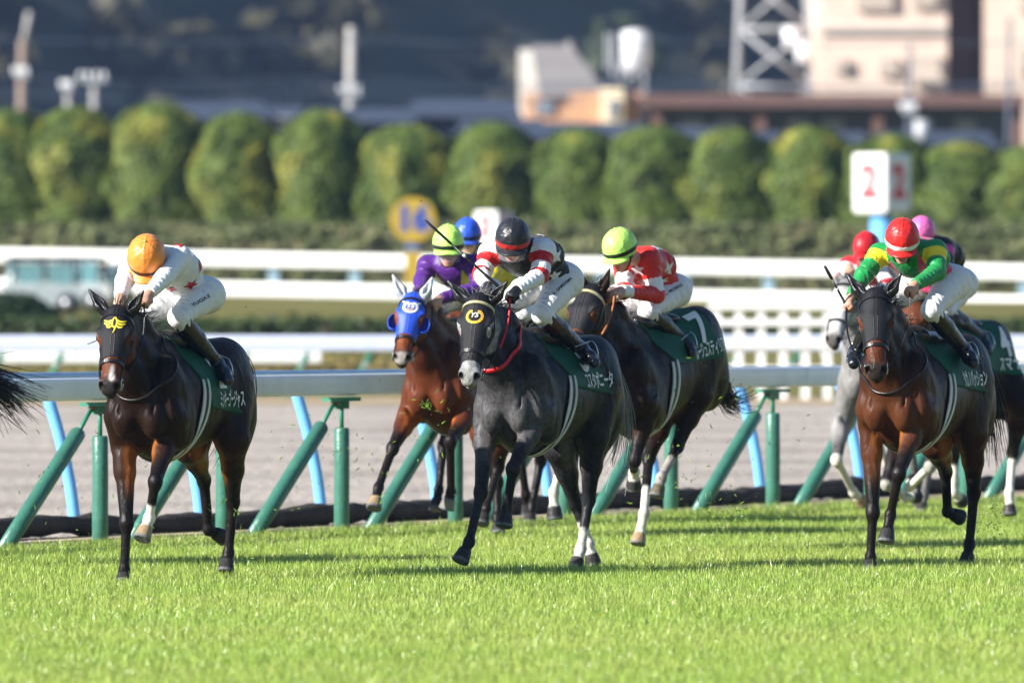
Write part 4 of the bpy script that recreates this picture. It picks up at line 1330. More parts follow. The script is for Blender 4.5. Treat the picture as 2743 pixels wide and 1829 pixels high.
# ------------------------------------------------------------------ tack worn by the horses
def hit(F, p0, dr, t1, off, t0=0.0, n=48):
    """outermost crossing of the field along rays p0 + t*dr, pushed out by off"""
    p0 = np.asarray(p0, float); dr = np.asarray(dr, float)
    t = np.linspace(t0, t1, n)
    X = p0[:, None, :] + t[None, :, None] * dr[:, None, :]
    D = F.pts(X)
    ins = D < 0
    last = n - 1 - np.argmax(ins[:, ::-1], axis=1)
    last = np.where(ins.any(1), last, 0)
    nx = np.minimum(last + 1, n - 1)
    i = np.arange(len(p0))
    d0, d1 = D[i, last], D[i, nx]
    f = np.clip(d0 / (d0 - d1 + 1e-9), 0, 1)
    tt = t[last] + f * (t[nx] - t[last]) + off
    return p0 + tt[:, None] * dr

def ring(F, c, e1, e2, rmax, off, a0=0, a1=2 * math.pi, n=72):
    ang = np.linspace(a0, a1, n)
    dr = np.cos(ang)[:, None] * np.asarray(e1) + np.sin(ang)[:, None] * np.asarray(e2)
    return hit(F, np.tile(np.asarray(c, float), (n, 1)), dr, rmax, off)

def strap(mb, F, pts, wid, thick=.004, close=False, col=(1, 1, 1)):
    """flat band lying on the field surface along pts"""
    pts = np.asarray(pts, float)
    if close: pts = np.concatenate([pts[-2:-1], pts, pts[1:2]]) if np.allclose(pts[0], pts[-1]) else pts
    t = np.gradient(pts, axis=0); t /= np.linalg.norm(t, axis=1)[:, None] + 1e-9
    e = 2e-3
    g = np.stack([F.pts(pts + np.eye(3)[i] * e) - F.pts(pts - np.eye(3)[i] * e) for i in range(3)], 1)
    g /= np.linalg.norm(g, axis=1)[:, None] + 1e-9
    g = g - t * (g * t).sum(1)[:, None]; g /= np.linalg.norm(g, axis=1)[:, None] + 1e-9
    b = np.cross(t, g)
    m = len(pts)
    A = [pts - b * wid / 2 - g * thick, pts - b * wid / 2 + g * thick, pts + b * wid / 2 + g * thick, pts + b * wid / 2 - g * thick]
    V = np.stack(A, 1).reshape(-1, 3)
    i, j = np.meshgrid(np.arange(m - 1), np.arange(4), indexing='ij')
    Q = np.stack([i * 4 + j, i * 4 + (j + 1) % 4, (i + 1) * 4 + (j + 1) % 4, (i + 1) * 4 + j], -1).reshape(-1, 4)
    caps = [[3, 2, 1, 0], [(m - 1) * 4, (m - 1) * 4 + 1, (m - 1) * 4 + 2, (m - 1) * 4 + 3]]
    mb.add(V, np.concatenate([Q, caps]), col=col)

def shell_piece(name, Fg, off, region, lo, hi, h, mat, parent, smooth_it=0):
    """a piece of cloth fitted over the field: the field grown by off, kept where region(x) < 0"""
    D, l0 = Fg.grid(h, lo, hi)
    X = grid_points(l0, D.shape, h)
    G = np.maximum(D - off, region(X)).astype(np.float32)
    # keep closed inside the box
    G[0] = G[-1] = .1; G[:, 0] = G[:, -1] = .1; G[:, :, 0] = G[:, :, -1] = .1
    if not (G < 0).any(): return None
    V, Q = nets(G, l0, h)
    if smooth_it: V = smooth_attr(Q, len(V), V, smooth_it)
    return mk_mesh(name, V, Q, mat, parent)

def subdiv_tri(V, T, maxlen):
    for _ in range(5):
        e = np.sort(np.concatenate([T[:, [0, 1]], T[:, [1, 2]], T[:, [2, 0]]]), axis=1)
        if np.linalg.norm(V[e[:, 0]] - V[e[:, 1]], axis=1).max() < maxlen: break
        u, inv = np.unique(e, axis=0, return_inverse=True)
        inv = inv.ravel()
        mid = (V[u[:, 0]] + V[u[:, 1]]) / 2
        b = len(V); n = len(T)
        V = np.concatenate([V, mid])
        m01, m12, m20 = b + inv[:n], b + inv[n:2 * n], b + inv[2 * n:]
        T = np.concatenate([np.stack([T[:, 0], m01, m20], 1), np.stack([m01, T[:, 1], m12], 1), np.stack([m20, m12, T[:, 2]], 1), np.stack([m01, m12, m20], 1)])
    return V, T

def star2d(n=5, r=1.0, q=.42, rot=0.0):
    V = [(0, 0)]
    for i in range(2 * n):
        rr = r if i % 2 == 0 else r * q
        a = rot + math.pi / 2 + i * math.pi / n
        V.append((rr * math.cos(a), rr * math.sin(a)))
    return np.array(V), np.array([[0, i + 1, (i + 1) % (2 * n) + 1] for i in range(2 * n)])

def poly2d(pts):
    pts = np.asarray(pts, float)
    c = pts.mean(0)
    V = np.concatenate([[c], pts])
    n = len(pts)
    return V, np.array([[0, i + 1, (i + 1) % n + 1] for i in range(n)])

def strip2d(pts, wid):
    pts = np.asarray(pts, float)
    t = np.gradient(pts, axis=0); t /= np.linalg.norm(t, axis=1)[:, None]
    nrm = np.stack([-t[:, 1], t[:, 0]], 1)
    wid = np.broadcast_to(wid, len(pts))[:, None] / 2
    V = np.concatenate([pts + nrm * wid, pts - nrm * wid])
    m = len(pts)
    T = []
    for i in range(m - 1): T += [[i, m + i, i + 1], [i + 1, m + i, m + i + 1]]
    return V, np.array(T)

def merge2d(parts):
    V = []; T = []; n = 0
    for v, t in parts:
        V.append(v); T.append(t + n); n += len(v)
    return np.concatenate(V), np.concatenate(T)

def decal(name, V2, T, F, origin, ex, ey, ez, mat, parent, off=.004, depth=.25, maxlen=.02, col=None):
    """a flat design laid onto the field surface from outside along -ez"""
    V2, T = subdiv_tri(V2, T, maxlen)
    p = np.asarray(origin) + V2[:, :1] * np.asarray(ex) + V2[:, 1:2] * np.asarray(ey)
    p0 = p - np.asarray(ez) * depth
    X = hit(F, p0, np.tile(np.asarray(ez, float), (len(p0), 1)), 2 * depth, off, n=40)
    return mk_mesh(name, X, T, mat, parent, True)

def hair(mb, roots, dirs, ln, rad, grav, rng, jit=.3, seg=5, col=(1, 1, 1)):
    for r0, d0 in zip(roots, dirs):
        d = unit(d0 + rng.normal(0, jit, 3))
        L_ = ln * rng.uniform(.55, 1.15)
        p = np.array(r0, float)
        pts = [p.copy()]
        curl = rng.normal(0, .35, 3)
        for i in range(seg):
            d = unit(d + np.array(grav) / seg + curl / seg * .5)
            p = p + d * L_ / seg
            pts.append(p.copy())
        rr = np.linspace(rad, rad * .25, seg + 1)
        mb.tube(pts, rr, 3, False, col)

def mane(X, n=170, ln=.13, mat=None, fly=(0, 0, .9), spread=1.0):
    rng = np.random.default_rng(X['S']['seed'])
    B1, e1 = X['B1'], X['hp'](-.02, 0, -.07)
    F = X['F']
    t = rng.uniform(0, 1, n) ** .9
    c = B1 * (1 - t)[:, None] + e1 * t[:, None]
    c[:, 1] += rng.normal(0, .012, n)
    up = np.tile(np.array([-.25, 0, 1.0]), (n, 1)); up /= np.linalg.norm(up[0])
    roots = hit(F, c - up * .02, up, .35, -.006, n=40)
    side = rng.choice([-1, 1], n) * rng.uniform(.1, .9, n) * spread
    dirs = np.stack([-.7 + rng.normal(0, .3, n), side, .75 + 0 * side], 1)
    mb = MB()
    hair(mb, roots, dirs, ln, .0042, (-.5, 0, -.7), rng)
    # forelock
    n2 = 46
    c2 = np.array([X['hp'](-.03, 0, -.03)] * n2) + rng.normal(0, .018, (n2, 3))
    dirs2 = np.tile(X['n'] * .0 + np.array(S_up(X)), (n2, 1)) + rng.normal(0, .45, (n2, 3))
    hair(mb, c2, dirs2, ln * 1.0, .004, (-.6, 0, -.2), rng)
    return mb.build('mane', mat or M_HAIRB, X['body'], True)

def S_up(X): return np.array([-.55, 0.1, .8])

def tail(X, pts, n=150, mat=None, rad=.05, name='tail', thin=.005):
    rng = np.random.default_rng(X['S']['seed'] + 5)
    pts = np.asarray(pts, float)
    m = len(pts)
    s = np.linspace(0, 1, 9)
    base = np.stack([np.interp(s, np.linspace(0, 1, m), pts[:, i]) for i in range(3)], 1)
    for _ in range(2): base[1:-1] = (base[:-2] + 2 * base[1:-1] + base[2:]) / 4
    mb = MB()
    for i in range(n):
        L_ = rng.uniform(.55, 1.0)
        off = rng.normal(0, 1, 3)
        off2 = rng.normal(0, 1, 3)
        q = base * 1.0
        sp = rad * (.25 + .9 * np.sqrt(s))[:, None]
        q = q + off * sp * .7 + off2 * sp * (s ** 1.5)[:, None] * .9
        k = np.linspace(0, L_, 8)
        pp = np.stack([np.interp(k, s, q[:, c]) for c in range(3)], 1)
        mb.tube(pp, np.linspace(thin, thin * .3, 8), 3, False)
    return mb.build(name, mat or M_HAIRB, X['body'], True)

def hood(X, mat, a1=.37, ear_mat=None, cups=False, eye_r=(.060, .05, .046)):
    HF, poll, HR, hs, hp = X['HF'], X['poll'], X['HR'], X['hs'], X['hp']
    lo, hi = HF.bounds(.03)
    def region(x):
        H = (x - poll) @ HR / hs / np.array([1, X['S'].get('lw', 1.24), 1])
        low = a1 + .05 * (np.abs(H[..., 1]) / .07) ** 2 * .5
        r = np.maximum(H[..., 0] - low, -.055 - H[..., 0])
        r = np.maximum(r, -.135 - H[..., 2] * 1.0)
        for s in (-1, 1):
            q = (H - np.array([.215, s * .095, .012])) / np.array([eye_r[0], eye_r[1], eye_r[2]])
            k0 = np.sqrt((q * q).sum(-1))
            r = np.maximum(r, (1 - k0) * min(eye_r))
        return r * hs
    h = min(.007, X['vox'] * .8)
    hd = shell_piece('hood', HF, .006, region, lo, hi, h, mat, X['body'], 1)
    if ear_mat is not None:
        for EF in X['ears']:
            E2 = Field(); E2.p = EF.p
            l2, h2 = E2.bounds(.02)
            shell_piece('ear_cover', E2, .0045, lambda x: np.full(x.shape[:-1], -1.0), l2, h2, .0055, ear_mat, X['body'])
    # centre seam
    if hd is not None:
        mb = MB()
        for dl in (-.010, .010):
            aa = np.linspace(-.03, a1 - .01, 24)
            p0 = np.array([hp(q, dl, -.02) for q in aa])
            pts = hit(HF, p0, np.tile(X['n'], (24, 1)), .2 * hs, .007)
            mb.tube(pts, .0022, 5)
        mb.build('seam', M_LEATH if mat is M_HOODB else mat, hd, True)
    if cups and hd is not None:
        for s in (-1, 1):
            c = hp(.235, s * .098, .0)
            Fc = Field().ell(c, np.array([.075, .052, .062]) * hs, .01, HR)
            D, l0 = Fc.grid(.006)
            Xg = grid_points(l0, D.shape, .006)
            H = (Xg - c) @ HR / hs
            G = np.maximum(np.abs(D + .003) - .004, H[..., 2] - .012 + .5 * H[..., 0] * 0)
            G = np.maximum(G, -(H[..., 1] * s + .02))
            V, Q = nets(G.astype(np.float32), l0, .006)
            mk_mesh('blinker_cup', V, Q, mat, hd)
    return hd

def bridle(X, brow=None, noseband=True, rein_to=None, rein_mat=None, sheep=False):
    HF, hp, l, n, a, hs = X['HF'], X['hp'], X['l'], X['n'], X['a'], X['hs']
    mb = MB()
    W = Field(); W.p = HF.p
    def plane_ring(a0, tilt, nc, a_0, a_1, wid, target, off=.009):
        c = hp(a0, 0, nc)
        e2 = unit(n * math.cos(tilt) - a * math.sin(tilt))
        pts = ring(W, c, l, e2, .22 * hs, off, a_0, a_1, 48)
        strap(target, W, pts, wid, .004)
        return pts
    if noseband:
        plane_ring(.405, .12, -.04, 0, 2 * math.pi, .022, mb)
    plane_ring(.505, .1, -.03, math.pi * .98, 2.02 * math.pi, .014, mb)
    # cheek pieces
    for s in (-1, 1):
        aa = np.linspace(.02, .50, 26)
        p0 = np.array([hp(q, 0, -.045 - .012 * math.sin(q * 7)) for q in aa])
        pts = hit(W, p0, np.tile(l * s, (26, 1)), .2 * hs, .010)
        strap(mb, W, pts, .017, .004)
        aa = np.linspace(.0, .20, 16)
        p0 = np.array([hp(q, 0, -.03 - .55 * q) for q in aa])
        pts = hit(W, p0, np.tile(l * s, (16, 1)), .2 * hs, .010)
        strap(mb, W, pts, .012, .003)
    br = mb.build('bridle', M_LEATH, X['body'])
    mb2 = MB()
    plane_ring(.075, .25, -.05, -.25, math.pi + .25, .020, mb2, .011)
    mb2.build('browband', brow or M_LEATH, br)
    rings = []
    for s in (-1, 1):
        c = hit(W, np.array([hp(.515, 0, -.045)]), np.array([l * s]), .2 * hs, .022)[0]
        tt = np.linspace(0, 2 * math.pi, 20)
        mb3 = MB()
        pts = c + .043 * (np.cos(tt)[:, None] * a + np.sin(tt)[:, None] * n)
        mb3.tube(pts, .0055, 6, False)
        mb3.build('bit_ring', M_STEEL, br, True)
        rings.append(c)
    if rein_to is not None:
        for s, c in zip((-1, 1), rings):
            e = rein_to[0 if s < 0 else 1]
            tt = np.linspace(0, 1, 22)[:, None]
            mid = (c + e) / 2 + np.array([-.02, s * .10, -.05])
            pts = (1 - tt) ** 2 * c + 2 * tt * (1 - tt) * mid + tt ** 2 * e
            # keep clear of the neck
            for _ in range(3):
                dd = X['F'].pts(pts)
                e_ = 3e-3
                g = np.stack([X['F'].pts(pts + np.eye(3)[i] * e_) - X['F'].pts(pts - np.eye(3)[i] * e_) for i in range(3)], 1)
                g /= np.linalg.norm(g, axis=1)[:, None] + 1e-9
                pts = pts + g * np.maximum(.010 - dd, 0)[:, None]
            k = 9 if rein_mat is not None else 0
            mb4 = MB()
            mb4.tube(pts, .008, 6, True, flat=.5)
            mb4.build('rein', M_LEATH, X['body'], True)
            if k:
                mb5 = MB(); mb5.tube(pts[8:], .0105, 6, True, flat=.6)
                mb5.build('rein_grip', rein_mat, X['body'], True)
    return rings

def girth(X, u_top=.10, u_bot=.34, dark=True, gap=.075):
    F, T = X['F'], X['T']
    root = None
    for du, wid, mat, off in ((-gap / 2, .030, M_WEB, .010), (gap / 2, .030, M_WEB, .010), (0, gap - .02, M_CLOTHD, .005)):
        c = T(.22 + du, 0, 1.15)
        e1 = np.array([0, 1.0, 0])
        e2 = unit(T(u_top, 0, 1.6) - T(u_bot, 0, .8))
        pts = ring(F, c, e1, e2, .55, off, math.pi * .78, math.pi * 2.22, 70)
        mb = MB()
        strap(mb, F, pts, wid, .004)
        o = mb.build('girth' if mat is M_WEB else 'girth_pad', mat, X['body'], True)
    return o

def saddle_cloth(X, number=None, name=None, u0=-.46, u1=.26, zb=1.10, name_off=(0, 0)):
    F, T = X['F'], X['T']
    h = X['vox']
    S = X['S']
    zb = S.get('zb', zb); u0 = S.get('u0', u0)
    pit = S.get('pitch', 0.0); dz = S.get('dz', 0.0)
    Rp = np.array([[math.cos(pit), 0, -math.sin(pit)], [0, 1, 0], [math.sin(pit), 0, math.cos(pit)]])
    lo = np.min([T(u0 - .1, -.4, zb - .1), T(u1 + .1, -.4, zb - .1), T(u0 - .1, .4, zb - .1)], axis=0) - .05
    hi = np.max([T(u0 - .1, .4, 1.75), T(u1 + .1, .4, 1.75)], axis=0) + .05
    BF = Field(); BF.p = [p for p in F.p][:X.get('ntrunk', 24)]
    def region(x):
        y = (x - np.array([0, 0, 1.2 + dz])) @ Rp + np.array([0, 0, 1.2])
        ub = u0 + S.get('rear', .30) * np.clip((y[..., 2] - zb) / .42, 0, 1.3)
        uf = u1 - .16 * sstep(1.5, zb, y[..., 2])
        r = np.maximum(y[..., 0] - uf, ub - y[..., 0])
        return np.maximum(r, zb - y[..., 2] + .10 * (y[..., 0] - u0))
    cl = shell_piece('saddle_cloth', F, .012, region, lo, hi, h, M_CLOTH, X['body'], 1)
    # number and name lie on the cloth on the left side (and on the right side of the animal)
    ex = -Rp[:, 0]
    for s in (1, -1):
        exs = -Rp[:, 0] * s
        ezv = np.array([0, s * 1.0, 0])
        if number:
            V2, T2 = text_mesh(number, S.get('num_s', .34), .010)
            V2 = V2 * np.array([.85, 1.0])
            o = T(S.get('num_u', -.22), s * .30, S.get('num_z', 1.30))
            ez = unit(Rp @ np.array([0, s * .9, .45])); ey = unit(np.cross(ez, exs))
            decal('lettering', V2, T2, F, o + 0 * ez, exs, ey, ez, M_LETW, cl, off=.022, maxlen=.03)
        if name:
            V2, T2 = text_mesh(name, .10, .0022)
            wd = V2[:, 0].max() - V2[:, 0].min()
            V2 = V2 * np.array([S.get('name_w', .40) / wd, 1.25])
            o = T(S.get('name_u', -.24), s * .30, S.get('name_z', zb + .095))
            ez = unit(Rp @ np.array([0, s * 1.0, .12])); ey = unit(np.cross(ez, exs))
            decal('lettering', V2, T2, F, o, exs, ey, ez, M_LETW, cl, off=.022, maxlen=.03)
    # saddle
    SF = Field()
    for u, z, r in ((-.20, 1.60, (.14, .15, .045)), (.02, 1.60, (.20, .13, .05)), (.18, 1.63, (.08, .10, .06))):
        SF.ell(T(u, 0, z), r, .05)
    D, l0 = SF.grid(.01)
    V, Q = nets(D, l0, .01)
    mk_mesh('saddle', V, Q, M_LEATH, X['body'])
    return cl

def neck_strap(X, mat, top=(.44, 1.66), bot=(.84, 1.20), wid=.026, name='neck_strap'):
    F, T = X['F'], X['T']
    A, B = T(top[0], 0, top[1]), T(bot[0], 0, bot[1])
    c = (A + B) / 2
    pts = ring(F, c, np.array([0, 1.0, 0]), unit(A - B), .42, .012, 0, 2 * math.pi, 73)
    r = np.linalg.norm(pts - c, axis=1)
    for _ in range(10):
        rs = r.copy(); rs[1:-1] = (r[:-2] + r[1:-1] * 2 + r[2:]) / 4; rs[0] = rs[-1] = (r[-2] + 2 * r[0] + r[1]) / 4
        r = np.maximum(r, rs) * .5 + rs * .5
    pts = c + (pts - c) / np.linalg.norm(pts - c, axis=1)[:, None] * r[:, None]
    mb = MB()
    strap(mb, F, pts, wid, .004)
    return mb.build(name, mat, X['body'], True)

# ------------------------------------------------------------------ jockeys
def cloth_mat(name, rough=0.5, sheen=0.15, fold=.45, vcol=True, col=(1, 1, 1), spec=.4, coat=0.0, fscale=16):
    m, nt, b = mat_base(name)
    if vcol:
        at = nt.nodes.new('ShaderNodeVertexColor'); at.layer_name = 'Col'
        nt.links.new(at.outputs[0], b.inputs['Base Color'])
    else:
        nz = noise(nt, 7, 4)
        mx = nt.nodes.new('ShaderNodeMix'); mx.data_type = 'RGBA'
        mx.inputs[6].default_value = (*[c * .85 for c in col], 1); mx.inputs[7].default_value = (*[min(1, c * 1.1) for c in col], 1)
        nt.links.new(nz.outputs[0], mx.inputs[0]); nt.links.new(mx.outputs[2], b.inputs['Base Color'])
    b.inputs['Roughness'].default_value = rough
    b.inputs['Specular IOR Level'].default_value = spec
    b.inputs['Sheen Weight'].default_value = sheen
    b.inputs['Coat Weight'].default_value = coat
    n1 = noise(nt, fscale, 3, .55, vec=(1, .55, 1.3)); n1.inputs['Distortion'].default_value = 1.2
    n2 = noise(nt, fscale * 2.7, 2, .5, vec=(.5, 1, 1)); n2.inputs['Distortion'].default_value = .8
    ad = nt.nodes.new('ShaderNodeMath'); ad.operation = 'MULTIPLY_ADD'
    nt.links.new(n2.outputs[0], ad.inputs[0]); ad.inputs[1].default_value = .35; nt.links.new(n1.outputs[0], ad.inputs[2])
    bp = nt.nodes.new('ShaderNodeBump'); bp.inputs['Strength'].default_value = fold; bp.inputs['Distance'].default_value = .03
    nt.links.new(ad.outputs[0], bp.inputs['Height']); nt.links.new(bp.outputs[0], b.inputs['Normal'])
    return m

M_SILK = cloth_mat('racing_silk', .42, .1, .40)
M_BREECH = cloth_mat('breeches_white', .5, .1, .42, False, (.80, .80, .80), fscale=9)
M_BOOT = cloth_mat('boot_leather', .20, 0, .32, True, spec=.5, coat=.2, fscale=22)
M_CAP = cloth_mat('cap_cover', .36, .05, .30, True, fscale=13)
M_SKIN = simple('skin', (1, 1, 1), .5, var=.06, vcol=True, bump=.1, bscale=90)
M_LENS = simple('goggle_lens', (.02, .02, .025), .08, var=.05)
M_RUB = simple('goggle_frame', (.012, .012, .012), .45, var=.1)

def visor_mat():
    m, nt, b = mat_base('clear_visor')
    b.inputs['Base Color'].default_value = (.75, .78, .85, 1)
    b.inputs['Roughness'].default_value = .05
    b.inputs['Alpha'].default_value = .16
    return m
M_VIS = visor_mat()
SKIN = (.52, .29, .20)
BLK = (.010, .010, .012); WHT = (.80, .80, .80)
W_ = WHT

def fist(F, w, e, lat, s, sc=1.0):
    """palm with four unequal bent fingers and a thumb; e away from the forearm, lat along the knuckles"""
    e = unit(e); lat = unit(lat - e * (lat @ e)); dn = np.cross(e, lat) * s
    if dn[2] > 0: dn = -dn
    pk = w + e * .072 * sc
    F.cone(w, pk - lat * .014 * sc, .026 * sc, .023 * sc, .02)
    F.cone(w, pk + lat * .014 * sc, .026 * sc, .023 * sc, .02)
    for i, ln in enumerate((.030, .034, .033, .026)):
        o = pk + lat * (i - 1.5) * .0195 * sc
        p1 = o + (e * .55 + dn * .75) * ln * sc
        p2 = p1 + (-e * .35 + dn * .9) * ln * .9 * sc
        p3 = p2 + (-e * .95 - dn * .1) * ln * .7 * sc
        F.chain([o, p1, p2, p3], [.0115 * sc, .0105 * sc, .0098 * sc, .0085 * sc], .006)
    b = w + e * .025 * sc - lat * .028 * sc
    t1 = b + (e * .5 - lat * .35 + dn * .6) * .034 * sc
    t2 = t1 + (e * .55 + lat * .4 + dn * .5) * .030 * sc
    F.chain([b, t1, t2], [.014 * sc, .0115 * sc, .0095 * sc], .010)

def make_jockey(X, J, vox):
    L = lambda p: X['L'](p) if max(abs(p[0]), abs(p[1])) > 5 else np.array(p, float)
    S = X['S']; O = X['O']
    hd = L(J['hd'])
    sh = [L(J['shR']), L(J['shL'])]
    hip = [L(J['hipR']), L(J['hipL'])]
    el = [L(J['elR']), L(J['elL'])]
    wr = [L(J['wrR']), L(J['wrL'])]
    kn = [L(J['knR']), L(J['knL'])]
    an = [L(J['anR']), L(J['anL'])]
    toe = [L(J['toR']), L(J['toL'])]
    th = math.radians(S['th'])
    hy = rotz(th - math.radians(J.get('psi', S['th'])))
    t = math.radians(J.get('tilt', 30))
    fwd = hy @ np.array([math.cos(t), 0, -math.sin(t)])
    top = hy @ np.array([math.sin(t), 0, math.cos(t)])
    lat = hy @ np.array([0, 1.0, 0])
    ro = J.get('roll', 0)
    lat, top = lat * math.cos(ro) + top * math.sin(ro), top * math.cos(ro) - lat * math.sin(ro)
    HR = np.stack([fwd, lat, top], 1)
    hc = lambda f, l_, z: hd + HR @ np.array([f, l_, z])
    pel = (hip[0] + hip[1]) / 2; chs = (sh[0] + sh[1]) / 2
    ta = unit(chs - pel); tl = unit(sh[1] - sh[0]); tl = unit(tl - ta * (tl @ ta)); tb = np.cross(ta, tl)
    if tb[2] < 0: tb = -tb
    TR = np.stack([ta, tl, tb], 1)
    tlen = np.linalg.norm(chs - pel)
    # ---- garments as fields
    ARM = Field(); TOR = Field()
    mid = pel + ta * tlen * .5 + tb * .075
    TOR.ell(pel + ta * .05, (.15, .150, .115), .05, TR)
    TOR.ell(mid, (.20, .175, .122), .06, TR)
    TOR.ell(chs - ta * .09 - tb * .005, (.16, .172, .125), .06, TR)
    TOR.cone(sh[0], sh[1], .070, .070, .06)
    for i in (0, 1):
        s = (-1, 1)[i]
        ARM.cone(sh[i], el[i], .070, .056, .03)
        ARM.cone(el[i], wr[i], .054, .037, .025)
    JF = Field(); JF.p = TOR.p + ARM.p
    BF = Field()
    BF.cone(hip[0], hip[1], .112, .112, .05)
    BF.ell(pel + ta * .02 + tb * .01, (.15, .150, .115), .05, TR)
    for i in (0, 1):
        m = hip[i] + (kn[i] - hip[i]) * .45 + tb * .01
        BF.cone(hip[i], m, .112, .094, .04).cone(m, kn[i], .094, .066, .03)
        d = unit(an[i] - kn[i])
        BF.cone(kn[i], kn[i] + d * .05, .069, .064, .02)
    SF = Field()
    for i in (0, 1):
        d = unit(an[i] - kn[i]); ln = np.linalg.norm(an[i] - kn[i])
        SF.cone(kn[i] + d * .05, kn[i] + d * ln * .45, .063, .062, .02).cone(kn[i] + d * ln * .45, an[i], .060, .044, .02)
        f = unit(toe[i] - an[i]); fl = np.linalg.norm(toe[i] - an[i])
        SF.cone(an[i], an[i] - f * .03 + d * .035, .040, .034, .02)
        SF.chain([an[i] + d * .015, an[i] + f * fl * .6 + d * .025, an[i] + f * fl + d * .03], [.047, .047, .036], .02)
    # ---- the body itself (hands, head, and what the clothes cover): one surface
    F = Field()
    shrink = lambda Fl, g: [(k_, (q[0], q[1], q[2] - g, q[3] - g), lo, hi, k, sg) if k_ == 'cone' else (k_, (q[0], q[1] - g, q[2]), lo, hi, k, sg) for k_, q, lo, hi, k, sg in Fl.p]
    F.p += shrink(TOR, .012) + shrink(ARM, .012) + shrink(BF, .012) + shrink(SF, .010)
    F.cone(chs + ta * .03, hc(-.035, 0, -.085), .062, .056, .03)
    HFd = Field()
    HFd.ell(hd, (.092, .074, .100), .03, HR)
    HFd.ell(hc(.035, 0, -.085), (.056, .056, .072), .03, HR)
    HFd.ell(hc(.060, 0, -.140), (.030, .032, .022), .02, HR)                    # chin
    HFd.cone(hc(.088, 0, -.045), hc(.106, 0, -.082), .009, .013, .012)          # nose
    for s in (-1, 1):
        HFd.ell(hc(.092, s * .012, -.084), (.009, .008, .007), .006, HR)
        HFd.ell(hc(.064, s * .036, -.075), (.026, .020, .026), .02, HR)         # cheek
        HFd.ell(hc(.082, s * .031, -.045), (.014, .017, .011), .008, HR, -1)    # eye socket
        HFd.ell(hc(-.005, s * .076, -.060), (.020, .010, .032), .008, HR)       # ear
    HFd.ell(hc(.086, 0, -.113), (.012, .024, .006), .006, HR)                   # lips
    HFd.ell(hc(.086, 0, -.122), (.010, .020, .006), .006, HR)
    F.p += HFd.p
    for i in (0, 1):
        s = (-1, 1)[i]
        e = unit(wr[i] - el[i])
        hdir = unit(e * .6 + np.array([.5, 0, -.35]))
        lt = np.cross(hdir, np.array([0, 0, 1.0]))
        if lt[1] * s > 0: lt = -lt
        lt = unit(lt + np.array([0, 0, .45]))
        fist(F, wr[i] + e * .01, hdir, lt, s)
    lo, hi = F.bounds(.03)
    D, lo = F.grid(vox)
    V, Q = nets(D, lo, vox)
    V = smooth_attr(Q, len(V), V, 1)
    C = np.tile(np.array(J.get('skin', SKIN)), (len(V), 1))
    H = (V - hd) @ HR
    lips = (np.abs(H[:, 1]) < .024) & (np.abs(H[:, 2] + .117) < .011) & (H[:, 0] > .07) & (H[:, 2] > -.2)
    C[lips] = np.array((.50, .14, .12))
    hairy = (np.abs(H[:, 1]) < .10) & (H[:, 0] < .015) & (H[:, 0] > -.12) & (H[:, 2] > -.075) & (H[:, 2] < .12)
    C[hairy] = np.array((.012, .010, .009))
    if J.get('mask'):
        mk = (H[:, 2] < -.126) & (H[:, 2] > -.19) & (H[:, 0] > -.03) & (np.abs(H[:, 1]) < .075)
        C[mk & ~lips] = np.array(J['mask'])
    for i in (0, 1):
        g = J.get('glove', (None, None))[i]
        if g is not None:
            c = np.linalg.norm(V - (wr[i] + unit(wr[i] - el[i]) * .06), axis=1) < .115
            C[c] = np.array(g)
    C = smooth_attr(Q, len(V), C, 1)
    body = mk_mesh('person', V, Q, M_SKIN, None, True, C)
    body.location = Vector(O); body.rotation_euler = X['body'].rotation_euler
    tag(body, J['label'], 'person', 'jockeys riding in the race')
    # ---- jacket
    pt = pel + ta * (.02 + J.get('waist', 0))
    def reg_j(x):
        r = -((x - pt) @ ta)
        d_arm = ARM.pts(x)
        return np.where(d_arm < .02, np.minimum(r, -.01), r)
    lo, hi = JF.bounds(.03)
    D, l0 = JF.grid(vox, lo, hi)
    XG = grid_points(l0, D.shape, vox)
    G = np.maximum(D - .006, -((XG - pt) @ ta) + np.where(D < -9, 0, 0)).astype(np.float32)
    # sleeves that hang below the waist line stay
    DA = np.minimum.reduce([Field.prim(*p[:2], XG) for p in ARM.p]) - .006
    G = np.minimum(G, np.maximum(DA, D - .006)).astype(np.float32)
    for i in (0, 1):                                              # open cuff
        e = unit(wr[i] - el[i])
        near = np.linalg.norm(XG - wr[i], axis=-1) < .09
        G = np.where(near, np.maximum(G, (XG - wr[i]) @ e + .004), G).astype(np.float32)
    V, Q = nets(G, l0, vox)
    V = smooth_attr(Q, len(V), V, 1)
    for i in (0, 1):
        NJ_ = vnormals(V, Q)
        V = folds(V, NJ_, sh[i], el[i], .25, 1.0, .0045, 15, .4 + i, .10)
        V = folds(V, NJ_, el[i], wr[i], .0, .85, .0035, 20, 1.9 + i, .085)
    V = folds(V, vnormals(V, Q), pel, chs, .0, .8, .0055, 9, 3.3, .26)
    C = np.tile(np.array(J['silk']), (len(V), 1))
    dT = np.minimum.reduce([Field.prim(*p[:2], V) for p in TOR.p[:3]])
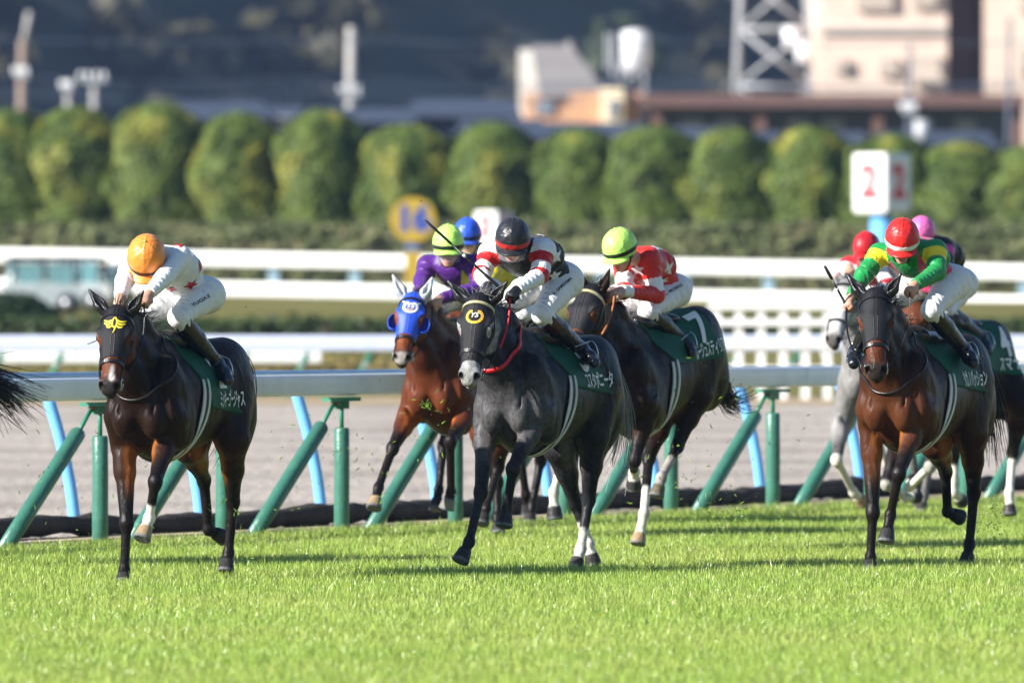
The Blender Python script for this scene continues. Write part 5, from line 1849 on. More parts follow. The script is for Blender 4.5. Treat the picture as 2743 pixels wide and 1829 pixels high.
    for i in (0, 1):
        d1 = Field.prim(*ARM.p[2 * i][:2], V); d2 = Field.prim(*ARM.p[2 * i + 1][:2], V)
        a1 = np.clip((V - sh[i]) @ (el[i] - sh[i]) / ((el[i] - sh[i]) @ (el[i] - sh[i])), 0, 1)
        a2 = np.clip((V - el[i]) @ (wr[i] - el[i]) / ((wr[i] - el[i]) @ (wr[i] - el[i])), 0, 1)
        tt = np.where(d1 < d2, a1, 1 + a2)
        on = (np.minimum(d1, d2) < dT + .004) & (np.minimum(d1, d2) < .03)
        for (t0, t1, c) in J.get('sleeve', []):
            k = on & (tt >= t0) & (tt < t1)
            C[k] = np.array(c)
    q = (V - pel) @ TR
    if 'hem' in J:
        C[(q[:, 0] < J['hem'][0]) & (dT < .02)] = np.array(J['hem'][1])
    if 'vee' in J:                                                # braces / V in another colour on the chest and shoulders
        c, wdt = J['vee']
        k = (np.abs(np.abs(q[:, 1]) - (.03 + .30 * np.maximum(0, q[:, 0] - tlen * .5))) < wdt) & (dT < .03)
        C[k] = np.array(c)
    jk = mk_mesh('jacket', V, Q, M_SILK, body, True, C)
    NJ = vnormals(V, Q)
    camL = X['R'].T @ (np.array([0, 0, CAMH]) - O)
    WP = V @ X['R'].T + O
    PX = CXP + WP[:, 0] / WP[:, 1] * FPX; PY = YHP - (WP[:, 2] - CAMH) / WP[:, 1] * FPX
    def surf(px, py, VV, NN, pxs, pys):
        f = (NN * unit(camL)).sum(1)
        d = np.hypot(pxs - px, pys - py) + np.where(f > .05, 0, 1e4) + ((VV - camL) @ -unit(camL)) * -0.0
        k = np.argsort(d)[:12]
        return VV[k].mean(0), unit(NN[k].mean(0))
    for (px, py, r, rot, c) in J.get('stars', []):
        o, nn = surf(px, py, V, NJ, PX, PY)
        exx = unit(np.cross(np.array([0, 0, 1.0]), nn)); eyy = np.cross(nn, exx)
        v2, t2 = star2d(5, r, .42, rot)
        mt = {'r': M_STR, 'w': M_STW}[c]
        decal('star', v2, t2, JF, o, exx, eyy, nn, mt, jk, off=.0125, depth=.08, maxlen=.02)
    # ---- breeches
    lo, hi = BF.bounds(.03)
    D, l0 = BF.grid(vox, lo, hi)
    V2, Q2 = nets((D - .002).astype(np.float32), l0, vox)
    V2 = smooth_attr(Q2, len(V2), V2, 1)
    for i in (0, 1):
        NB_ = vnormals(V2, Q2)
        V2 = folds(V2, NB_, hip[i], kn[i], .62, 1.05, .0045, 19, 1.0 + i)
        V2 = folds(V2, NB_, hip[i], kn[i], -.05, .45, .0045, 14, 2.7 + i)
    br = mk_mesh('breeches', V2, Q2, M_BREECH, body)
    if 'leg_text' in J:
        txt, (px, py), (qx, qy), hgt = J['leg_text']
        NB = vnormals(V2, Q2)
        WP = V2 @ X['R'].T + O
        PX = CXP + WP[:, 0] / WP[:, 1] * FPX; PY = YHP - (WP[:, 2] - CAMH) / WP[:, 1] * FPX
        A, nA = surf(px, py, V2, NB, PX, PY); B, nB = surf(qx, qy, V2, NB, PX, PY)
        nn = unit(nA + nB); exx = unit(B - A); nn = unit(nn - exx * (nn @ exx)); eyy = np.cross(nn, exx)
        if eyy[2] < 0: exx, eyy = -exx, -eyy
        v2, t2 = text_mesh(txt, hgt, .0006)
        wd = v2[:, 0].max() - v2[:, 0].min()
        v2 = v2 * np.array([np.linalg.norm(B - A) / wd, 1.0])
        decal('lettering', v2, t2, BF, (A + B) / 2, exx, eyy, nn, M_LETK, br, off=.0095, depth=.08, maxlen=.02)
    # ---- boots
    D, l0 = SF.grid(vox)
    V3, Q3 = nets((D - .004).astype(np.float32), l0, vox)
    i_of = [np.min([Field.prim(*p[:2], V3) for p in SF.p[5 * 0:]], axis=0)]
    sid = (np.linalg.norm(V3 - (kn[1] + an[1]) / 2, axis=1) < np.linalg.norm(V3 - (kn[0] + an[0]) / 2, axis=1)).astype(int)
    for i in (0, 1):
        k = sid == i
        idx = np.where(k)[0]
        if not len(idx): continue
        rm = np.full(len(V3), -1); rm[idx] = np.arange(len(idx))
        qq = Q3[(k[Q3]).all(1)]
        vv = V3[idx]
        d = (an[i] - kn[i]); y = (vv - kn[i]) @ d / (d @ d)
        C = np.tile(np.array((.008, .008, .012)), (len(vv), 1))
        C[y < J.get('sock_to', .42)] = np.array(J.get('sock', (.007, .007, .008)))
        C[y > .93] = np.array((.009, .014, .045))
        bo = mk_mesh('boot', vv, rm[qq], M_BOOT, body, True, C)
    # stirrups
    for i in (0, 1):
        s = (-1, 1)[i]
        f = unit(toe[i] - an[i]); d = unit(an[i] - kn[i])
        c = an[i] + f * .09 + d * .065
        mb = MB()
        ltv = np.array([0, 1.0, 0])
        mb.box(c, (.05, .11, .010), np.stack([f, unit(np.cross(np.cross(f, ltv), f)), unit(np.cross(f, ltv))], 1))
        tt = np.linspace(0, math.pi, 12)
        mb.tube([c + ltv * .055 * math.cos(q_) + np.array([0, 0, .12]) * math.sin(q_) for q_ in tt], .005, 6)
        top_p = np.array([c[0] * .4 + .02, s * .20, 1.55])
        mb.tube([c + np.array([0, 0, .12]), top_p], .008, 6, flat=.4)
        mb.build('stirrup', M_STEEL, body, True)
    helmet(J, body, hd, HR, hc, vox)
    # goggles
    GF = Field(); GF.p = HFd.p
    lo, hi = GF.bounds(.03)
    def reg_g(x):
        h_ = (x - hd) @ HR
        return np.maximum.reduce([np.abs(h_[..., 2] + .040) - (.022 - .010 * (np.abs(h_[..., 1]) < .008)), .055 - h_[..., 0], np.abs(h_[..., 1]) - .070])
    shell_piece('goggles', GF, .016, reg_g, lo, hi, .005, M_LENS, body)
    def reg_s(x):
        h_ = (x - hd) @ HR
        return np.maximum.reduce([np.abs(h_[..., 2] + .040) - .011, h_[..., 0] - .062])
    shell_piece('goggle_strap', GF, .010, reg_s, lo, hi, .006, M_RUB, body)
    if J.get('chin_strap', True):
        mb = MB()
        for s in (-1, 1):
            mb.tube([hc(-.01, s * .082, -.03), hc(.02, s * .074, -.10), hc(.045, s * .045, -.150), hc(.055, 0, -.166)], .007, 6, flat=.5)
        mb.build('chin_strap', M_RUB, body, True)
    if J.get('visor'):
        tt = np.linspace(-1.05, 1.05, 24)
        V4 = []
        zz = np.linspace(-.02, -.115, 8)
        for z in zz:
            for a_ in tt:
                V4.append(hc(.015 + .118 * math.cos(a_), .105 * math.sin(a_), z))
        i, j = np.meshgrid(np.arange(7), np.arange(23), indexing='ij')
        q4 = np.stack([i * 24 + j, i * 24 + j + 1, (i + 1) * 24 + j + 1, (i + 1) * 24 + j], -1).reshape(-1, 4)
        mk_mesh('visor', V4, q4, M_VIS, body)
    # eyes behind the goggles
    for s in (-1, 1):
        e = Field().ell(hc(.080, s * .031, -.045), (.011, .013, .009), .01, HR)
        d2, l2 = e.grid(.004)
        v2, q2 = nets(d2, l2, .004)
        mk_mesh('eye', v2, q2, M_EYE, body)
    return dict(body=body, wr=wr, el=el, hc=hc, hd=hd, HR=HR)

def folds(V, N, a, b, lo, hi, amp, freq, seed, rad=.20):
    """creases running round a limb from a to b between the parts lo and hi of its length"""
    d = b - a; L2 = d @ d
    t = (V - a) @ d / L2
    r = np.linalg.norm(V - a - np.clip(t, 0, 1)[:, None] * d, axis=1)
    ax = unit(d); s1 = unit(np.cross(ax, np.array([.3, .2, 1.0]))); s2 = np.cross(ax, s1)
    th = np.arctan2((V - a) @ s2, (V - a) @ s1)
    ph = 2.2 * np.sin(th + seed) + 1.3 * np.sin(2 * th + seed * 2.3) + .8 * np.sin(5 * t + seed)
    gate = np.clip(.5 + .9 * np.sin(th * 1.5 + seed * 3 + t * 4), 0, 1)
    w_ = sstep(lo - .12, lo + .08, t) * sstep(hi + .12, hi - .08, t) * (r < rad) * gate
    sn = np.sin(2 * math.pi * freq * t * math.sqrt(L2) + ph)
    return V + N * (w_ * amp * (np.abs(sn) ** .6 * np.sign(sn)))[:, None]

def helmet(J, body, hd, HR, hc, vox):
    """skull cap under a silk cover: six gores with raised seams, band, peak and a button"""
    sc = J.get('cap_r', 1.0)
    n_u, n_v = 72, 40
    c0 = hc(.004, 0, .012)
    V = []; C = []
    cap = np.array(J['cap']); band = np.array(J['band'])
    rng = np.random.default_rng(int(abs(hd[0]) * 1000) + 3)
    ph = rng.uniform(0, 6, 6)
    for i in range(n_v + 1):
        ze = i / n_v                                              # 0 at the button, 1 at the rim
        b = ze * 1.98
        for j in range(n_u):
            a = 2 * math.pi * j / n_u
            f, l_, z = math.sin(b) * math.cos(a), math.sin(b) * math.sin(a), math.cos(b)
            r = np.array([.138, .119, .140])
            g = abs(((a / (math.pi / 3) + .5) % 1) - .5) * 2      # 0 on a seam
            ridge = .0026 * math.exp(-(g * math.sin(b) / .10) ** 2) * (ze < .80)
            wr_ = .0016 * math.sin(9 * a + ph[0] + 4 * b) * math.sin(7 * b + ph[1] + 2 * a) * math.sin(min(b, 1.5))
            k = 1 + (ridge + wr_) / .13
            if 1.58 < b < 1.80: k *= 1.018
            if b > 1.86: k *= .985
            p = np.array([f, l_, z]) * r * k * sc
            V.append(hd + (HR @ p) + (c0 - hd))
            dark = np.array(band) if 1.58 < b < 1.80 else cap
            C.append(dark)
    i, j = np.meshgrid(np.arange(n_v), np.arange(n_u), indexing='ij')
    Q = np.stack([i * n_u + j, (i + 1) * n_u + j, (i + 1) * n_u + (j + 1) % n_u, i * n_u + (j + 1) % n_u], -1).reshape(-1, 4)
    he = mk_mesh('helmet', V, Q, M_CAP, body, True, np.array(C))
    # peak
    V = []; m = 26
    for t in (0, 1):
        for k in range(6):
            rr = k / 5
            for q in range(m):
                a = -1.15 + 2.3 * q / (m - 1)
                ex = .052 * math.cos(a * 1.25) * rr * J.get('peak', 1)
                x = (.130 + ex) * math.cos(a) * sc
                y = (.113 + ex * .6) * math.sin(a) * sc
                z = (-.030 - .020 * rr - .006 * t - .02 * abs(math.sin(a))) * sc + .012
                V.append(hc(x + .004, y, z))
    i, j = np.meshgrid(np.arange(5), np.arange(m - 1), indexing='ij')
    q0 = np.stack([i * m + j, (i + 1) * m + j, (i + 1) * m + j + 1, i * m + j + 1], -1).reshape(-1, 4)
    b = 6 * m
    q1 = q0[:, ::-1] + b
    e = np.array([[5 * m + k, b + 5 * m + k, b + 5 * m + k + 1, 5 * m + k + 1] for k in range(m - 1)])
    mk_mesh('peak', V, np.concatenate([q0, q1, e]), M_CAP, he, True, np.tile(np.array(J.get('peakc', J['cap'])), (len(V), 1)))
    bt = Field().ell(hc(.004, 0, .155 * sc), (.011, .011, .007), .01, HR)
    d2, l2 = bt.grid(.004)
    v2, q2 = nets(d2, l2, .004)
    mk_mesh('button', v2, q2, M_CAP, he, True, np.tile(cap, (len(v2), 1)))

M_STR = simple('star_red', (.50, .008, .012), .45, var=.05)
M_STW = simple('star_white', (.78, .78, .78), .45, var=.05)

# ------------------------------------------------------------------ the field: each horse and its rider
BAYD = dict(base=(.011, .0046, .0027), points=(.0085, .0065, .006), tan=(.055, .020, .008), inner=(.26, .085, .018), muzzle=(.020, .016, .015), face=(.11, .030, .010))
BAYR = dict(base=(.019, .0066, .0032), points=(.010, .0075, .0068), tan=(.075, .024, .008), inner=(.26, .090, .022), muzzle=(.022, .016, .014), face=(.095, .028, .011), front=(.075, .024, .009))
BAY = dict(base=(.050, .015, .006), points=(.011, .008, .007), tan=(.14, .036, .010), inner=(.32, .09, .02), muzzle=(.035, .028, .026), face=(.17, .045, .013), front=(.10, .026, .009))
DKB = dict(base=(.0115, .0046, .0028), points=(.010, .0075, .007), tan=(.040, .014, .006), inner=(.09, .030, .010), muzzle=(.022, .016, .014), face=(.10, .032, .014))
GREY = dict(base=(.010, .010, .012), points=(.017, .017, .019), tan=(.040, .040, .044), inner=(.105, .090, .082), muzzle=(.25, .25, .245), face=(.25, .25, .25), front=(.062, .060, .063), grey=True)
PALE = dict(base=(.20, .195, .19), points=(.10, .095, .095), tan=(.25, .24, .235), inner=(.26, .25, .24), muzzle=(.10, .09, .085), face=(.52, .51, .50))
SOCK = (.66, .62, .55); BAND = (.62, .60, .52); TANH = (.30, .22, .13)
MARKS_STAR = [(.475, .010, .060, .013, (.42, .39, .37)), (.51, .012, .03, .016, (.55, .52, .5))]

HORSES = {}
HORSES['a'] = dict(BAYD, tailpts=[(630,930,-.92),(655,985,-1.02),(640,1100,-1.0),(575,1225,-.98)], tailr=.055, c=473, d=76.1, th=19, seed=1, label='dark bay racehorse in black hood with yellow wing emblem, leftmost of the whole horses', ws=1.06,
    poll=(315, 838, .97), muz=(294, 1036, 1.21), psi=6, earR=(237, 774, .98), earL=(390, 769, .98),
    RF=[(333, 1192, .50), (339, 1400, .62), (333, 1528, .62), (329, 1566, .73)],
    LF=[(447, 1172, .50), (416, 1290, .82), (400, 1388, .74), (380, 1442, .82)],
    LH=[(622, 1178, -.42), (624, 1342, -.72), (612, 1482, -.72), (604, 1530, -.66)],
    RH=[(508, 1195, -.45), (546, 1284, -.85), (559, 1418, -.95), (600, 1440, -1.06)],
    socks={'LF': (2.62, SOCK)}, hoofs={'LF': TANH}, marks=MARKS_STAR, num_u=-.10, num_z=1.43, zb=1.12, u0=-.40, name_u=-.21)
HORSES['b'] = dict(GREY, tailpts=[(1610,930,-.92),(1650,1000,-1.05),(1672,1090,-1.15),(1672,1190,-1.15),(1640,1275,-1.12)], tailr=.06, c=1460, d=78.0, th=22, seed=2, label='dark grey dappled racehorse in black hood with gold horseshoe, centre of the field', ws=1.05,
    poll=(1283, 806, 1.0), muz=(1258, 1010, 1.24), psi=10, earR=(1191, 744, 1.02), earL=(1366, 744, 1.0),
    RF=[(1304, 1130, .58), (1288, 1318, .86), (1257, 1450, 1.0), (1233, 1502, 1.07)],
    LF=[(1440, 1115, .54), (1374, 1256, .86), (1358, 1362, .74), (1350, 1408, .78)],
    LH=[(1588, 1165, -.43), (1577, 1337, -.56), (1556, 1470, -.46), (1540, 1524, -.38)],
    RH=[(1497, 1195, -.40), (1540, 1345, -.68), (1577, 1455, -.76), (1590, 1512, -.78)],
    socks={'LH': (2.60, SOCK), 'RH': (2.45, SOCK)}, num_u=-.12, num_z=1.53, zb=1.22, name_u=-.24)
HORSES['c'] = dict(BAYR, tailpts=[(2610,930,-.92),(2645,1010,-1.05),(2658,1120,-1.12),(2664,1238,-1.1)], tailr=.055, c=2471, d=78.8, th=20.5, seed=3, label='reddish bay racehorse in black mesh hood with brown face, under the green-clad jockey', ws=1.05,
    poll=(2346, 792, .97), muz=(2347, 994, 1.22), psi=4, earR=(2261, 726, .98), earL=(2427, 710, .98),
    RF=[(2334, 1133, .50), (2338, 1372, .62), (2332, 1492, .63), (2330, 1532, .73)],
    LF=[(2455, 1128, .52), (2408, 1268, .86), (2385, 1378, .78), (2373, 1450, .84)],
    LH=[(2602, 1160, -.46), (2609, 1318, -.74), (2597, 1457, -.72), (2588, 1512, -.65)],
    RH=[(2507, 1185, -.45), (2533, 1262, -.85), (2538, 1370, -.95), (2574, 1386, -1.06)], num_u=-.12, num_z=1.53, zb=1.22, name_u=-.24)
HORSES['d'] = dict(DKB, tailpts=[(1920,975,-.92),(1930,1055,-1.05),(1958,1088,-1.2),(2000,1058,-1.35)], tailr=.055, c=1748, d=82.5, th=24, seed=4, label='dark brown racehorse wearing saddle cloth number 7', pitch=-.15, dz=.08,
    poll=(1583, 780, .92), muz=(1528, 955, 1.22), psi=30, earL=(1638, 704, .92), earR=(1552, 716, 1.0),
    RF=[(1590, 1090, .55), (1512, 1215, 1.0), (1483, 1318, 1.12), (1486, 1388, 1.12)],
    LF=[(1735, 1090, .5), (1700, 1232, .62), (1697, 1266, .36), (1698, 1306, .30)],
    RH=[(1785, 1090, -.30), (1738, 1228, -.34), (1725, 1375, .0), (1708, 1456, .08)],
    LH=[(1866, 1055, -.42), (1815, 1195, -.28), (1772, 1278, .0), (1758, 1328, .05)],
    socks={'RF': (2.10, BAND), 'RH': (2.55, BAND), 'LF': (2.75, SOCK), 'LH': (2.4, (.30, .28, .26))}, hoofs={'RH': TANH, 'LH': (.12, .10, .07)}, marks=[(.22, .02, .05, .02, (.5, .48, .46))], num_u=-.38, num_z=1.53, zb=1.25, rear=.10, u0=-.58, name_u=-.38)
HORSES['e'] = dict(BAY, tailpts=[(-.9,0,1.45),(-1.05,0,1.34),(-1.15,0,1.1),(-1.15,.02,.85)], tailr=.055, c=1243, d=86.0, th=20, seed=5, label='bright bay racehorse in blue hood with silver ear covers',
    poll=(1108, 800, .97), muz=(1079, 948, 1.22), psi=4, earR=(1047, 726, .98), earL=(1163, 732, .98), hs=1.08,
    RF=[(1096, 1115, .6), (1052, 1200, 1.0), (1014, 1305, 1.22), (1001, 1360, 1.32)],
    LF=[(1254, 1105, .5), (1206, 1182, .86), (1208, 1318, .66), (1196, 1362, .66)],
    LH=[(1345, 1140, -.35), (1335, 1250, -.52), (1302, 1360, -.32), (1290, 1402, -.25)],
    RH=[(1300, 1160, -.40), (1332, 1290, -.70), (1332, 1385, -.62), (1335, 1430, -.55)],
    hoofs={'RF': TANH, 'LF': (.16, .15, .13)}, marks=[(.575, .0, .05, .05, (.30, .27, .25))])
HORSES['f'] = dict(DKB, tailpts=[(-.9,0,1.45),(-1.05,0,1.34),(-1.15,0,1.1),(-1.15,.02,.85)], tailr=.055, c=1334, d=89.6, th=20, seed=6, label='brown racehorse mostly hidden behind the grey horse, under the blue-capped jockey')
HORSES['g'] = dict(PALE, tailpts=[(-.9,0,1.45),(-1.05,0,1.34),(-1.15,0,1.1),(-1.15,.02,.85)], tailr=.055, c=2392, d=93.0, th=20, seed=7, label='pale grey racehorse with white face behind the reddish bay horse',
    poll=(2266, 762, .97), muz=(2238, 892, 1.22), psi=16, hs=1.15,
    RF=[(2253, 1130, .5), (2241, 1232, .9), (2286, 1318, .62), (2312, 1345, .5)],
    LF=[(2390, 1115, .5), (2350, 1180, .86), (2392, 1290, .62), (2404, 1330, .5)],
    socks={'RF': (1.95, BAND), 'LF': (2.0, BAND)}, hoofs={'RF': TANH})
HORSES['h'] = dict(DKB, tailpts=[(-.9,0,1.45),(-1.05,0,1.34),(-1.15,0,1.1),(-1.15,.02,.85)], tailr=.055, c=2560, d=90.0, th=20, seed=8, label='dark brown racehorse wearing saddle cloth number 4, at the right edge',
    RF=[(2420, 1120, .55), (2374, 1296, .86), (2424, 1333, .55), (2456, 1328, .40)],
    LF=[(2540, 1110, .5), (2492, 1248, .86), (2436, 1304, .66), (2446, 1285, .5)],
    LH=[(2735, 1080, -.50), (2713, 1210, -.72), (2704, 1318, -.62), (2705, 1378, -.58)],
    RH=[(2570, 1120, -.45), (2556, 1215, -.80), (2556, 1318, -.82), (2580, 1345, -.95)],
    socks={'LH': (2.1, BAND), 'RF': (2.0, BAND), 'LF': (2.0, BAND), 'RH': (2.3, BAND)}, num_u=-.42, num_z=1.46, rear=.08, zb=1.18, u0=-.54, name_u=-.40, name_w=.28)
HORSES['i'] = dict(DKB, tailpts=[(-110,990,-.92),(-55,1005,-1.1),(15,1050,-1.25),(70,1095,-1.42)], tailr=.085, c=-215, d=78.6, th=20, seed=9, label='dark racehorse leaving the photo at the left edge, only its tail showing')

RIDERS = {}
RIDERS['a'] = dict(hd=(393, 688, .56), cap_r=1.08, tilt=50, psi=10, roll=-.10, shR=(352, 704, .40), shL=(482, 690, .36), hipR=(-.16, -.06, 1.90), hipL=(556, 790, -.16),
    elR=(334, 752, .62), elL=(440, 742, .60), wrR=(322, 796, .80), wrL=(400, 786, .80), knR=(.24, -.27, 1.72), knL=(478, 850, .22), anR=(-.18, -.36, 1.33), anL=(580, 974, -.17), toR=(.0, -.40, 1.26), toL=(604, 1010, -.03),
    silk=WHT, cap=(.82, .26, .04), band=(.02, .016, .014), stars=[(537, 708, .064, .3, 'r'), (512, 763, .060, -.2, 'r'), (458, 772, .055, .2, 'r'), (482, 646, .055, .5, 'r')],
    leg_text=('YUGA.K', (513, 820), (562, 792), .034), label='jockey in white jacket with red stars and plain orange cap')
RIDERS['b'] = dict(hd=(1374, 640, .56), tilt=24, psi=6, roll=-.06, shR=(1312, 678, .40), shL=(1458, 670, .38), hipR=(-.16, -.06, 2.02), hipL=(1517, 752, -.15),
    elR=(1290, 735, .55), elL=(1446, 738, .52), wrR=(1306, 765, .80), wrL=(1384, 776, .78), knR=(.24, -.27, 1.78), knL=(1452, 842, .22), anR=(-.18, -.36, 1.36), anL=(1556, 934, -.17), toR=(.0, -.40, 1.30), toL=(1586, 966, -.03),
    silk=(.012, .012, .014), cap=(.016, .017, .022), band=(.42, .018, .015), peakc=(.02, .02, .024), sleeve=[(0, .26, WHT), (.26, .62, (.50, .012, .010)), (.62, .9, WHT), (.9, 1.12, (.50, .012, .010)), (1.12, 2.1, WHT)],
    stars=[(1448, 630, .045, .3, 'w'), (1490, 688, .068, .4, 'w'), (1486, 738, .055, .2, 'w'), (1500, 652, .045, .1, 'w')], glove=((.02, .02, .024), (.012, .012, .013)), mask=(.030, .030, .034), visor=True, sock=(.050, .006, .012), sock_to=.36,
    leg_text=('K. SAMESHIMA', (1482, 788), (1530, 745), .030), label='jockey in black jacket with white stars, red and white striped sleeves, black cap')
RIDERS['c'] = dict(hd=(2417, 640, .56), tilt=30, psi=3, roll=-.04, shR=(2356, 682, .40), shL=(2506, 672, .38), hipR=(-.16, -.06, 2.0), hipL=(2556, 756, -.15),
    elR=(2314, 738, .58), elL=(2510, 728, .50), wrR=(2281, 796, .74), wrL=(2452, 763, .78), knR=(.24, -.27, 1.78), knL=(2494, 832, .22), anR=(2298, 935, -.10), anL=(2580, 934, -.17), toR=(2290, 968, .06), toL=(2602, 966, -.03),
    silk=(.008, .26, .060), cap=(.62, .018, .015), band=(.74, .74, .72), sleeve=[(.12, .52, (.80, .66, .02))], hem=(.17, (.60, .035, .12)), vee=((.62, .05, .16), .035),
    label='jockey in green jacket with yellow armbands and pink hem, bright red cap with white band')
RIDERS['d'] = dict(hd=(1662, 664, .68), tilt=26, psi=40, roll=-.05, shR=(1672, 704, .34), shL=(1738, 690, .36), hipR=(-.16, -.06, 1.90), hipL=(1810, 778, -.16),
    elR=(1672, 778, .56), elL=(1758, 790, .34), wrR=(1644, 780, .74), wrL=(1664, 778, .76), knR=(.24, -.27, 1.70), knL=(1735, 835, .22), anR=(-.18, -.36, 1.36), anL=(1826, 908, -.17), toR=(.0, -.40, 1.28), toL=(1846, 938, -.05),
    silk=(.62, .018, .010), cap=(.50, .88, .16), band=(.012, .014, .01), sleeve=[(.55, .92, WHT), (1.76, 2.1, WHT)], stars=[(1752, 660, .078, .2, 'w'), (1788, 722, .078, .4, 'w'), (1708, 722, .06, .1, 'w'), (1700, 754, .06, .5, 'w'), (1807, 690, .05, .2, 'w'), (1779, 758, .055, .9, 'w')],
    leg_text=('L. MORRIS', (1780, 790), (1826, 764), .032), label='jockey in red jacket with white stars, lime cap, head bent down')
RIDERS['e'] = dict(hd=(1201, 655, .52), tilt=10, psi=4, shR=(1146, 712, .36), shL=(1272, 708, .34), hipR=(-.20, -.13, 1.86), hipL=(-.20, .13, 1.86),
    elR=(1130, 752, .52), elL=(1290, 770, .50), wrR=(1128, 790, .78), wrL=(1180, 800, .78), knR=(.24, -.27, 1.70), knL=(.22, .30, 1.70), anR=(-.18, -.36, 1.33), anL=(-.18, .36, 1.33), toR=(.0, -.40, 1.26), toL=(.0, .40, 1.26),
    silk=(.075, .012, .19), cap=(.50, .88, .16), band=(.012, .014, .01), vee=((.62, .58, .05), .032), hem=(.12, (.62, .58, .05)), visor=True, label='jockey in purple jacket with yellow braces, lime cap, clear visor')
RIDERS['f'] = dict(hd=(1252, 630, .52), cap_r=.92, tilt=12, psi=6, shR=(1216, 678, .36), shL=(1306, 682, .34), hipR=(-.20, -.13, 1.86), hipL=(-.20, .13, 1.86),
    elR=(1200, 730, .52), elL=(1322, 735, .50), wrR=(.78, -.06, 1.78), wrL=(.78, .08, 1.78), knR=(.24, -.27, 1.70), knL=(.22, .30, 1.70), anR=(-.18, -.36, 1.33), anL=(-.18, .36, 1.33), toR=(.0, -.40, 1.26), toL=(.0, .40, 1.26),
    silk=(.62, .50, .02), cap=(.03, .10, .62), band=(.012, .02, .07), visor=True, label='jockey in yellow jacket and blue cap behind the black-capped jockey')
RIDERS['g'] = dict(hd=(2322, 664, .52), cap_r=.90, tilt=16, psi=26, shR=(2276, 712, .40), shL=(2366, 712, .34), hipR=(-.20, -.13, 1.86), hipL=(-.20, .13, 1.86),
    elR=(2258, 745, .52), elL=(2378, 760, .50), wrR=(2274, 716, .80), wrL=(.78, .08, 1.78), knR=(.24, -.27, 1.70), knL=(.22, .30, 1.70), anR=(-.18, -.36, 1.33), anL=(-.18, .36, 1.33), toR=(.0, -.40, 1.26), toL=(.0, .40, 1.26),
    silk=(.60, .02, .03), cap=(.50, .014, .022), band=(.44, .012, .02), sleeve=[(.25, 1.0, WHT), (1.3, 2.1, WHT)], label='jockey in red jacket and dark red cap riding the pale grey horse')
RIDERS['h'] = dict(hd=(2470, 622, .56), cap_r=.88, tilt=34, psi=10, shR=(2430, 655, .40), shL=(2530, 664, .36), hipR=(-.16, -.13, 1.92), hipL=(2580, 760, -.16),
    elR=(2400, 720, .55), elL=(2535, 730, .50), wrR=(.80, -.06, 1.78), wrL=(.80, .08, 1.78), knR=(.24, -.27, 1.72), knL=(2535, 830, .20), anR=(-.18, -.36, 1.33), anL=(2628, 905, -.17), toR=(.0, -.40, 1.26), toL=(2640, 935, -.04),
    silk=(.010, .010, .012), cap=(.74, .14, .42), band=(.70, .12, .40), hem=(.14, (.62, .05, .33)), sleeve=[(.1, .35, (.62, .05, .33))], label='jockey in pink and black jacket with pink cap')
DEFR = dict(hd=(.60, 0, 2.22), tilt=34, psi=20, shR=(.38, -.19, 2.10), shL=(.38, .19, 2.10), hipR=(-.16, -.13, 1.95), hipL=(-.16, .13, 1.95), elR=(.55, -.24, 1.92), elL=(.55, .24, 1.92), wrR=(.80, -.06, 1.82), wrL=(.80, .08, 1.82),
    knR=(.24, -.27, 1.74), knL=(.22, .30, 1.74), anR=(-.18, -.36, 1.35), anL=(-.18, .36, 1.35), toR=(.0, -.40, 1.28), toL=(.0, .40, 1.28))
RIDERS['i'] = dict(DEFR, silk=(.03, .10, .5), cap=(.7, .12, .4), band=(.7, .12, .4), label='jockey on the horse leaving the photo at the left edge')

FINE = {'a': .0085, 'b': .0085, 'c': .0085, 'd': .010, 'e': .010, 'f': .014, 'g': .012, 'h': .012, 'i': .014}
JFINE = {'a': .0058, 'b': .0058, 'c': .0058, 'd': .0065, 'e': .0065, 'f': .009, 'g': .008, 'h': .008, 'i': .012}
NAMES = {'a': ('2', 'ミッキーゴージャス'), 'b': ('3', 'コスタボニータ'), 'c': (None, 'タガノパッション'), 'd': ('7', 'ルージュスティリア'), 'e': (None, None), 'f': (None, None), 'g': (None, None), 'h': ('4', 'スマナ'), 'i': (None, None)}
KEYS = list('abcdefghi')
HX = {}
M_HAIRL = simple('tail_grey', (.40, .40, .38), .5, var=.4)
for key in KEYS:
    S = HORSES[key]; J = RIDERS[key]
    X = make_horse(S, FINE[key])
    HX[key] = X
    R_ = lambda p: X['L'](p) if max(abs(p[0]), abs(p[1])) > 5 else np.array(p, float)
    hands = []
    for a_, b_ in (('elR', 'wrR'), ('elL', 'wrL')):
        e_, w_ = R_(J[a_]), R_(J[b_])
        hands.append(w_ + unit(w_ - e_) * .07 + np.array([.02, 0, -.02]))
    hm = {'a': M_HOODB, 'b': M_HOODB, 'c': M_HOODB, 'd': M_HOODB, 'e': M_HOODL}.get(key)
    if hm: hood(X, hm, .46 if key == 'b' else .36, {'a': M_EARB, 'b': M_EARB, 'c': M_EARB, 'e': M_EARS}.get(key), cups=(key == 'e'), eye_r=(.075, .05, .055) if key == 'e' else (.060, .05, .046))
    bridle(X, M_GOLDB if key in 'bd' else None, True, hands, {'b': M_REDS, 'd': M_TAN}.get(key))
    saddle_cloth(X, *NAMES[key])
    girth(X)
    if key in 'abc': neck_strap(X, M_REDS if key == 'b' else M_LEATH, **(dict(top=(.50, 1.74), bot=(.94, 1.37), wid=.030) if key == 'b' else dict(wid=.016)))
    gm = M_HAIRG if key in 'bg' else M_HAIRB
    mane(X, 170 if key in 'abc' else 90, mat=gm)
    if S.get('tailpts'): tail(X, [R_(p) for p in S['tailpts']], (380 if key == 'i' else 170 if key in 'acd' else 80), M_HAIRL if key == 'b' else gm, S.get('tailr', .05))
    make_jockey(X, J, JFINE[key])

